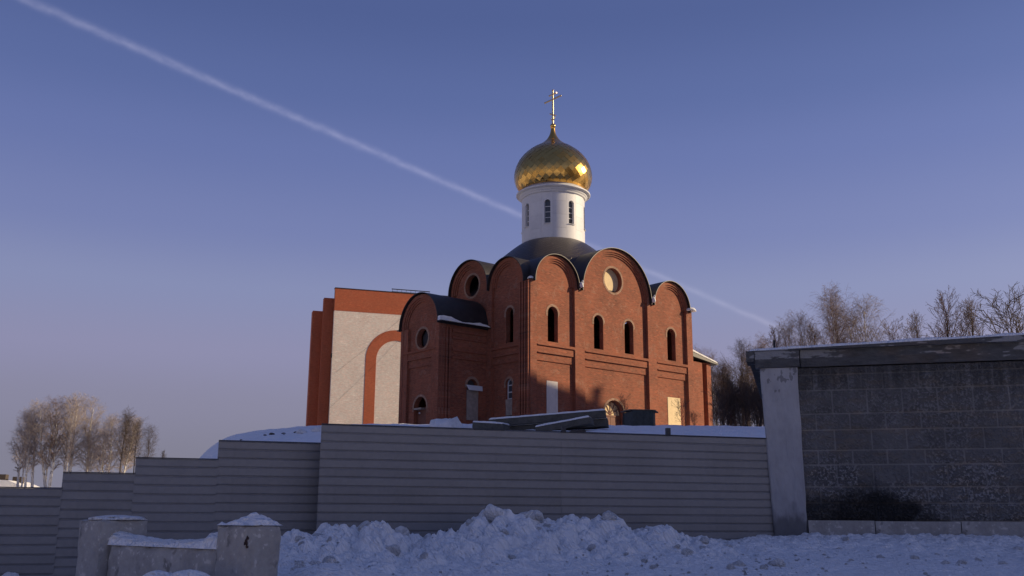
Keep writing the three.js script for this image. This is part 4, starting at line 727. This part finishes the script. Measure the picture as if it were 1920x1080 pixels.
function toGeo(o) { const g = new THREE.BufferGeometry(); g.setAttribute('position', new THREE.Float32BufferAttribute(o.p, 3)); g.setAttribute('normal', new THREE.Float32BufferAttribute(o.n, 3)); g.setAttribute('uv', new THREE.Float32BufferAttribute(o.u, 2)); return g; }
const fresh = () => ({ p: [], n: [], u: [] });
function growTree(seed, o) { // returns [trunk geometry, crown geometry]
  const r = rng(seed), trunk = fresh(), crown = fresh(), V3 = THREE.Vector3;
  const lean = new V3((r() - 0.5) * o.lean, 0, (r() - 0.5) * o.lean);
  const stemAt = (h, dir) => { const t = h / o.h; return new V3(lean.x * t * o.h + o.wob * Math.sin(t * 4 + seed) * t, h, lean.z * t * o.h + o.wob * Math.cos(t * 3.3 + seed) * t); };
  const pts = []; for (let i = 0; i <= 14; i++) pts.push(stemAt(o.h * o.stem * i / 14)); tubeAlong(pts, o.r, o.r * 0.16, 7, trunk);
  const branch = (start, dir, len, rad, level) => {
    const n = level === 1 ? 6 : level === 2 ? 4 : 3, P = [start.clone()], d = dir.clone().normalize(); const cur = start.clone();
    for (let i = 1; i <= n; i++) { d.x += (r() - 0.5) * o.kink; d.z += (r() - 0.5) * o.kink; d.y += (level === 1 ? o.rise : level === 2 ? o.rise2 : o.droop) / n + (r() - 0.5) * o.kink * 0.6; d.normalize(); cur.addScaledVector(d, len / n); P.push(cur.clone()); }
    tubeAlong(P, rad, Math.max(o.tip, rad * 0.35), level === 1 ? 4 : 3, crown);
    if (level >= o.levels) return;
    const m = level === 1 ? o.n2 : o.n3;
    for (let k = 0; k < m; k++) {
      const t = lerp(0.18, 1, (k + r()) / m), f = t * n, i = Math.min(n - 1, Math.floor(f)), s = P[i].clone().lerp(P[i + 1], f - i), td = P[i + 1].clone().sub(P[i]).normalize();
      const ax = new V3(r() - 0.5, r() - 0.5, r() - 0.5).cross(td).normalize(), dd = td.clone().applyAxisAngle(ax, (o.open2 + (r() - 0.5) * 0.5));
      branch(s, dd, len * (level === 1 ? o.l2 : o.l3) * (1.15 - 0.6 * t) * (0.7 + 0.6 * r()), Math.max(o.tip, rad * 0.45), level + 1);
    }
  };
  for (let k = 0; k < o.n1; k++) {
    const t = Math.min(0.985, lerp(o.from, 1, Math.pow((k + r() * 0.9) / o.n1, o.bias || 0.85))), h = o.h * o.stem * t, a = k * 2.399 + r() * 0.9, tilt = lerp(o.tilt0, o.tilt1, t) + (r() - 0.5) * 0.25;
    const dir = new V3(Math.cos(a) * Math.sin(tilt), Math.cos(tilt), Math.sin(a) * Math.sin(tilt));
    const reach = o.spread * (0.35 + 0.65 * Math.sin(Math.PI * Math.min(1, (1 - (t - o.from) / (1 - o.from)) * 0.75 + 0.12))) * (0.75 + 0.5 * r());
    branch(stemAt(h), dir, reach, Math.max(o.tip * 2, o.r * 0.36 * (1.15 - t)), 1);
  }
  return [toGeo(trunk), toGeo(crown)];
}
const birchOpt = { h: 11, stem: 0.95, r: 0.17, lean: 0.16, wob: 0.35, from: 0.2, n1: 34, n2: 9, n3: 9, l2: 0.5, l3: 0.55, levels: 3, tip: 0.0044, kink: 0.4, rise: 0.25, rise2: -0.15, droop: -0.9, open2: 0.7, tilt0: 1.0, tilt1: 0.35, spread: 2.7 };
const kindsOf = {
  birch: [1, 2, 3, 4].map(s => growTree(s * 13, { ...birchOpt, lean: 0.1 + 0.05 * s })),
  tall: [5, 6, 7].map(s => growTree(s * 17, { ...birchOpt, h: 13, n1: 36, from: 0.34, spread: 3.4, tilt0: 0.9, tilt1: 0.25, rise: 0.5, r: 0.15, lean: 0.06 })),
  bare: [8, 9].map(s => growTree(s * 19, { ...birchOpt, h: 9, n1: 22, n2: 8, n3: 6, from: 0.22, spread: 2.4, tilt0: 0.8, tilt1: 0.2, rise: 0.6, rise2: 0.3, droop: 0.1, tip: 0.0085, lean: 0.05 })),
  oak: [10].map(s => growTree(s * 23, { ...birchOpt, h: 9.5, stem: 0.8, r: 0.3, n1: 15, n2: 9, n3: 9, from: 0.2, spread: 5.4, tilt0: 1.0, tilt1: 0.3, rise: 0.55, rise2: 0.2, droop: 0.05, kink: 0.75, tip: 0.013, l2: 0.42, l3: 0.5, lean: 0.03, bias: 1.1 })),
  shrub: [11, 12].map(s => growTree(s * 29, { ...birchOpt, h: 1.6, stem: 0.9, r: 0.018, n1: 14, n2: 5, n3: 3, from: 0.03, spread: 1.0, tilt0: 0.9, tilt1: 0.3, rise: 0.4, rise2: 0.2, droop: 0, tip: 0.006, lean: 0.2, wob: 0.1 })),
};
function plant(kind, i, x, z, scale, turn, name, label, category, group, bark, twig, y) {
  const [tg, cg] = kindsOf[kind][i % kindsOf[kind].length], t = thing(name, label, category, [x, (y ?? groundH(x, z)) - 0.1, z], turn, group);
  const s = Array.isArray(scale) ? scale : [scale, scale, scale]; t.scale.set(...s);
  mesh('trunk', tg, bark, t); mesh('crown', cg, twig, t); return t;
}
{ // white-stemmed birches beyond the stepped fence
  const r = rng(808);
  const spots = [[-46.3, -94, 0.78], [-44.6, -92, 0.70], [-44.2, -92.5, 0.84], [-43.2, -93, 0.86], [-42.4, -92, 0.92], [-41.2, -93, 0.95], [-40.4, -95, 0.9], [-39.6, -94, 0.62], [-38.8, -95, 0.6], [-37.4, -93, 0.74], [-36.6, -94, 0.7]];
  spots.forEach(([x, z, s], k) => plant('birch', k, x, z, [s * 0.95, s * 0.80, s * 0.95], r() * 6.3, 'birch_tree', 'white stemmed bare birch standing in the grove beyond the stepped fence', 'birch tree', 'birches in the grove', M.birchBark, k % 4 ? M.frostTwig : M.birchTwig));
  [[-45.4, -93, 0.74], [-43.7, -94, 0.8], [-41.8, -93.5, 0.86], [-40.9, -92, 0.8], [-39.2, -93, 0.66], [-38.1, -92.5, 0.68], [-37.0, -95, 0.7]].forEach(([x, z, s], k) => plant('birch', k + 1, x, z, [s * 0.62, s * 0.84, s * 0.62], r() * 6.3, 'slender_birch', 'slender white birch with a narrow bare crown between the broader grove birches', 'birch tree', 'slender birches in the grove', M.birchBark, M.frostTwig));
  [[-36.0, -92, 0.74], [-35.1, -93, 0.66], [-34.3, -93.5, 0.6], [-37.6, -97, 0.72]].forEach(([x, z, s], k) => plant('tall', k, x, z, s * 0.70, r() * 6.3, 'dark_tree', 'dark twiggy bare tree at the edge of the birch grove', 'tree', 'dark trees beside the birch grove', M.darkBark, M.darkTwig));
  plant('bare', 0, -32.4, -93, 0.36, 1, 'small_tree', 'tiny bare sapling standing apart past the grove edge', 'tree', undefined, M.darkBark, M.darkTwig);
  // trees to the right of the church
  for (let k = 0; k < 16; k++) { const px = k / 15, x = lerp(20.0, 29.5, px) + (r() - 0.5) * 1.2, z = -104 - r() * 14; plant(k % 3 ? 'tall' : 'birch', k, x, z, lerp(0.68, 0.80, px) * (0.88 + 0.25 * r()), r() * 6.3, 'forest_tree', 'bare tree in the thicket between church and garage', 'tree', 'thicket trees beside the church', k % 4 ? M.darkBark : M.birchBark, k % 2 ? M.darkTwig : M.birchTwig); }
  for (let k = 0; k < 24; k++) { const x = lerp(18.5, 28, k / 23), z = -92 - r() * 10; plant('bare', k, x, z, 0.5 + 0.3 * r(), r() * 6.3, 'thicket_sapling', 'thin dark sapling at the foot of the thicket beside the church', 'sapling', 'saplings in front of the thicket', M.darkBark, M.darkTwig); }
  [[27.4, -95, 0.86, 0], [28.7, -96, 0.92, 1], [31.4, -95, 1.08, 2], [32.6, -96, 1.02, 0]].forEach(([x, z, s, k]) => plant('tall', k, x, z, s, r() * 6.3, 'tall_birch', 'tall brownish bare birch rising behind the garage roof', 'birch tree', 'tall birches behind the garage', M.birchBark, k ? M.birchTwig : M.birchTwigGrey));
  [[34.8, -95, 1.10, 1], [36.0, -97, 1.0, 3]].forEach(([x, z, s, k]) => plant('birch', k, x, z, s * 1.12, r() * 6.3, 'pale_birch', 'pale drooping bare birch behind the garage roof', 'birch tree', 'pale birches behind the garage', M.birchBark, M.birchTwigGrey));
  [[24.6, -95, 0.95], [38.2, -96, 1.22], [39.4, -95, 1.28], [42.6, -95, 1.5], [44.9, -95, 1.42], [26.0, -96, 1.15], [29.8, -97, 1.2]].forEach(([x, z, s], k) => plant('bare', k, x, z, s, r() * 6.3, 'bare_tree', 'small bare tree top showing over the garage roof', 'tree', 'small trees behind the garage', M.darkBark, k % 2 ? M.birchTwig : M.birchTwigGrey));
  plant('oak', 0, 49.0, -95, 1.42, 2.1, 'spreading_tree', 'broad bare tree with forked dark limbs behind the garage', 'tree', undefined, M.darkBark, M.darkTwig);
  // shrubs on the snow by the church
  for (let k = 0; k < 8; k++) { const x = lerp(11.6, 16.2, k / 7) + (r() - 0.5) * 0.4, z = -62 - r() * 5; plant('shrub', k, x, z, 0.4 + 0.25 * r(), r() * 6.3, 'bare_shrub', 'low dark leafless shrub on the snow right of the church', 'shrub', 'shrubs right of the church', M.darkBark, M.darkTwig); }
  for (let k = 0; k < 22; k++) { const x = lerp(14.2, 17.8, k / 21) + (r() - 0.5) * 0.4, z = -65 - r() * 4; plant('shrub', k, x, z, 1.0 + 0.7 * r(), r() * 6.3, 'thicket_shrub', 'waist high dark leafless shrub at the snowy edge of the thicket', 'shrub', 'shrubs at the edge of the thicket', M.darkBark, M.darkTwig); }
  plant('shrub', 1, 10.6, -61, 0.85, 0.6, 'leaning_sapling', 'leaning bare sapling in front of the tan boarded window', 'sapling', undefined, M.darkBark, M.darkTwig);
  plant('shrub', 0, 6.5, -58, 0.9, 2.2, 'weed_stalks', 'thin dry stalks standing beside the small dark shed', 'shrub', undefined, M.darkBark, M.darkTwig);
}
{ // far house beyond the birches
  const h = thing('village_house', 'far low house with snowy roof and two chimneys beside the birches', 'house', [-51.8, 2.75, -101], 0.15);
  mesh('wall', box(7, 1.3, 6, 0, 0.65, 0), M.shedWood, h);
  const s = new THREE.Shape(); s.moveTo(-4.2, 1.2); s.lineTo(4.2, 1.2); s.lineTo(2.0, 2.1); s.lineTo(-2.0, 2.3); mesh('roof', slab(s, 3.2, -3.2), M.snow, h);
  mesh('chimney', box(0.9, 0.9, 0.9, 0.55, 2.3, 0.5), M.soil, h); mesh('chimney', box(0.85, 0.85, 0.9, 2.1, 2.1, 0.5), M.soil, h);
}

renderer.render(scene, camera);
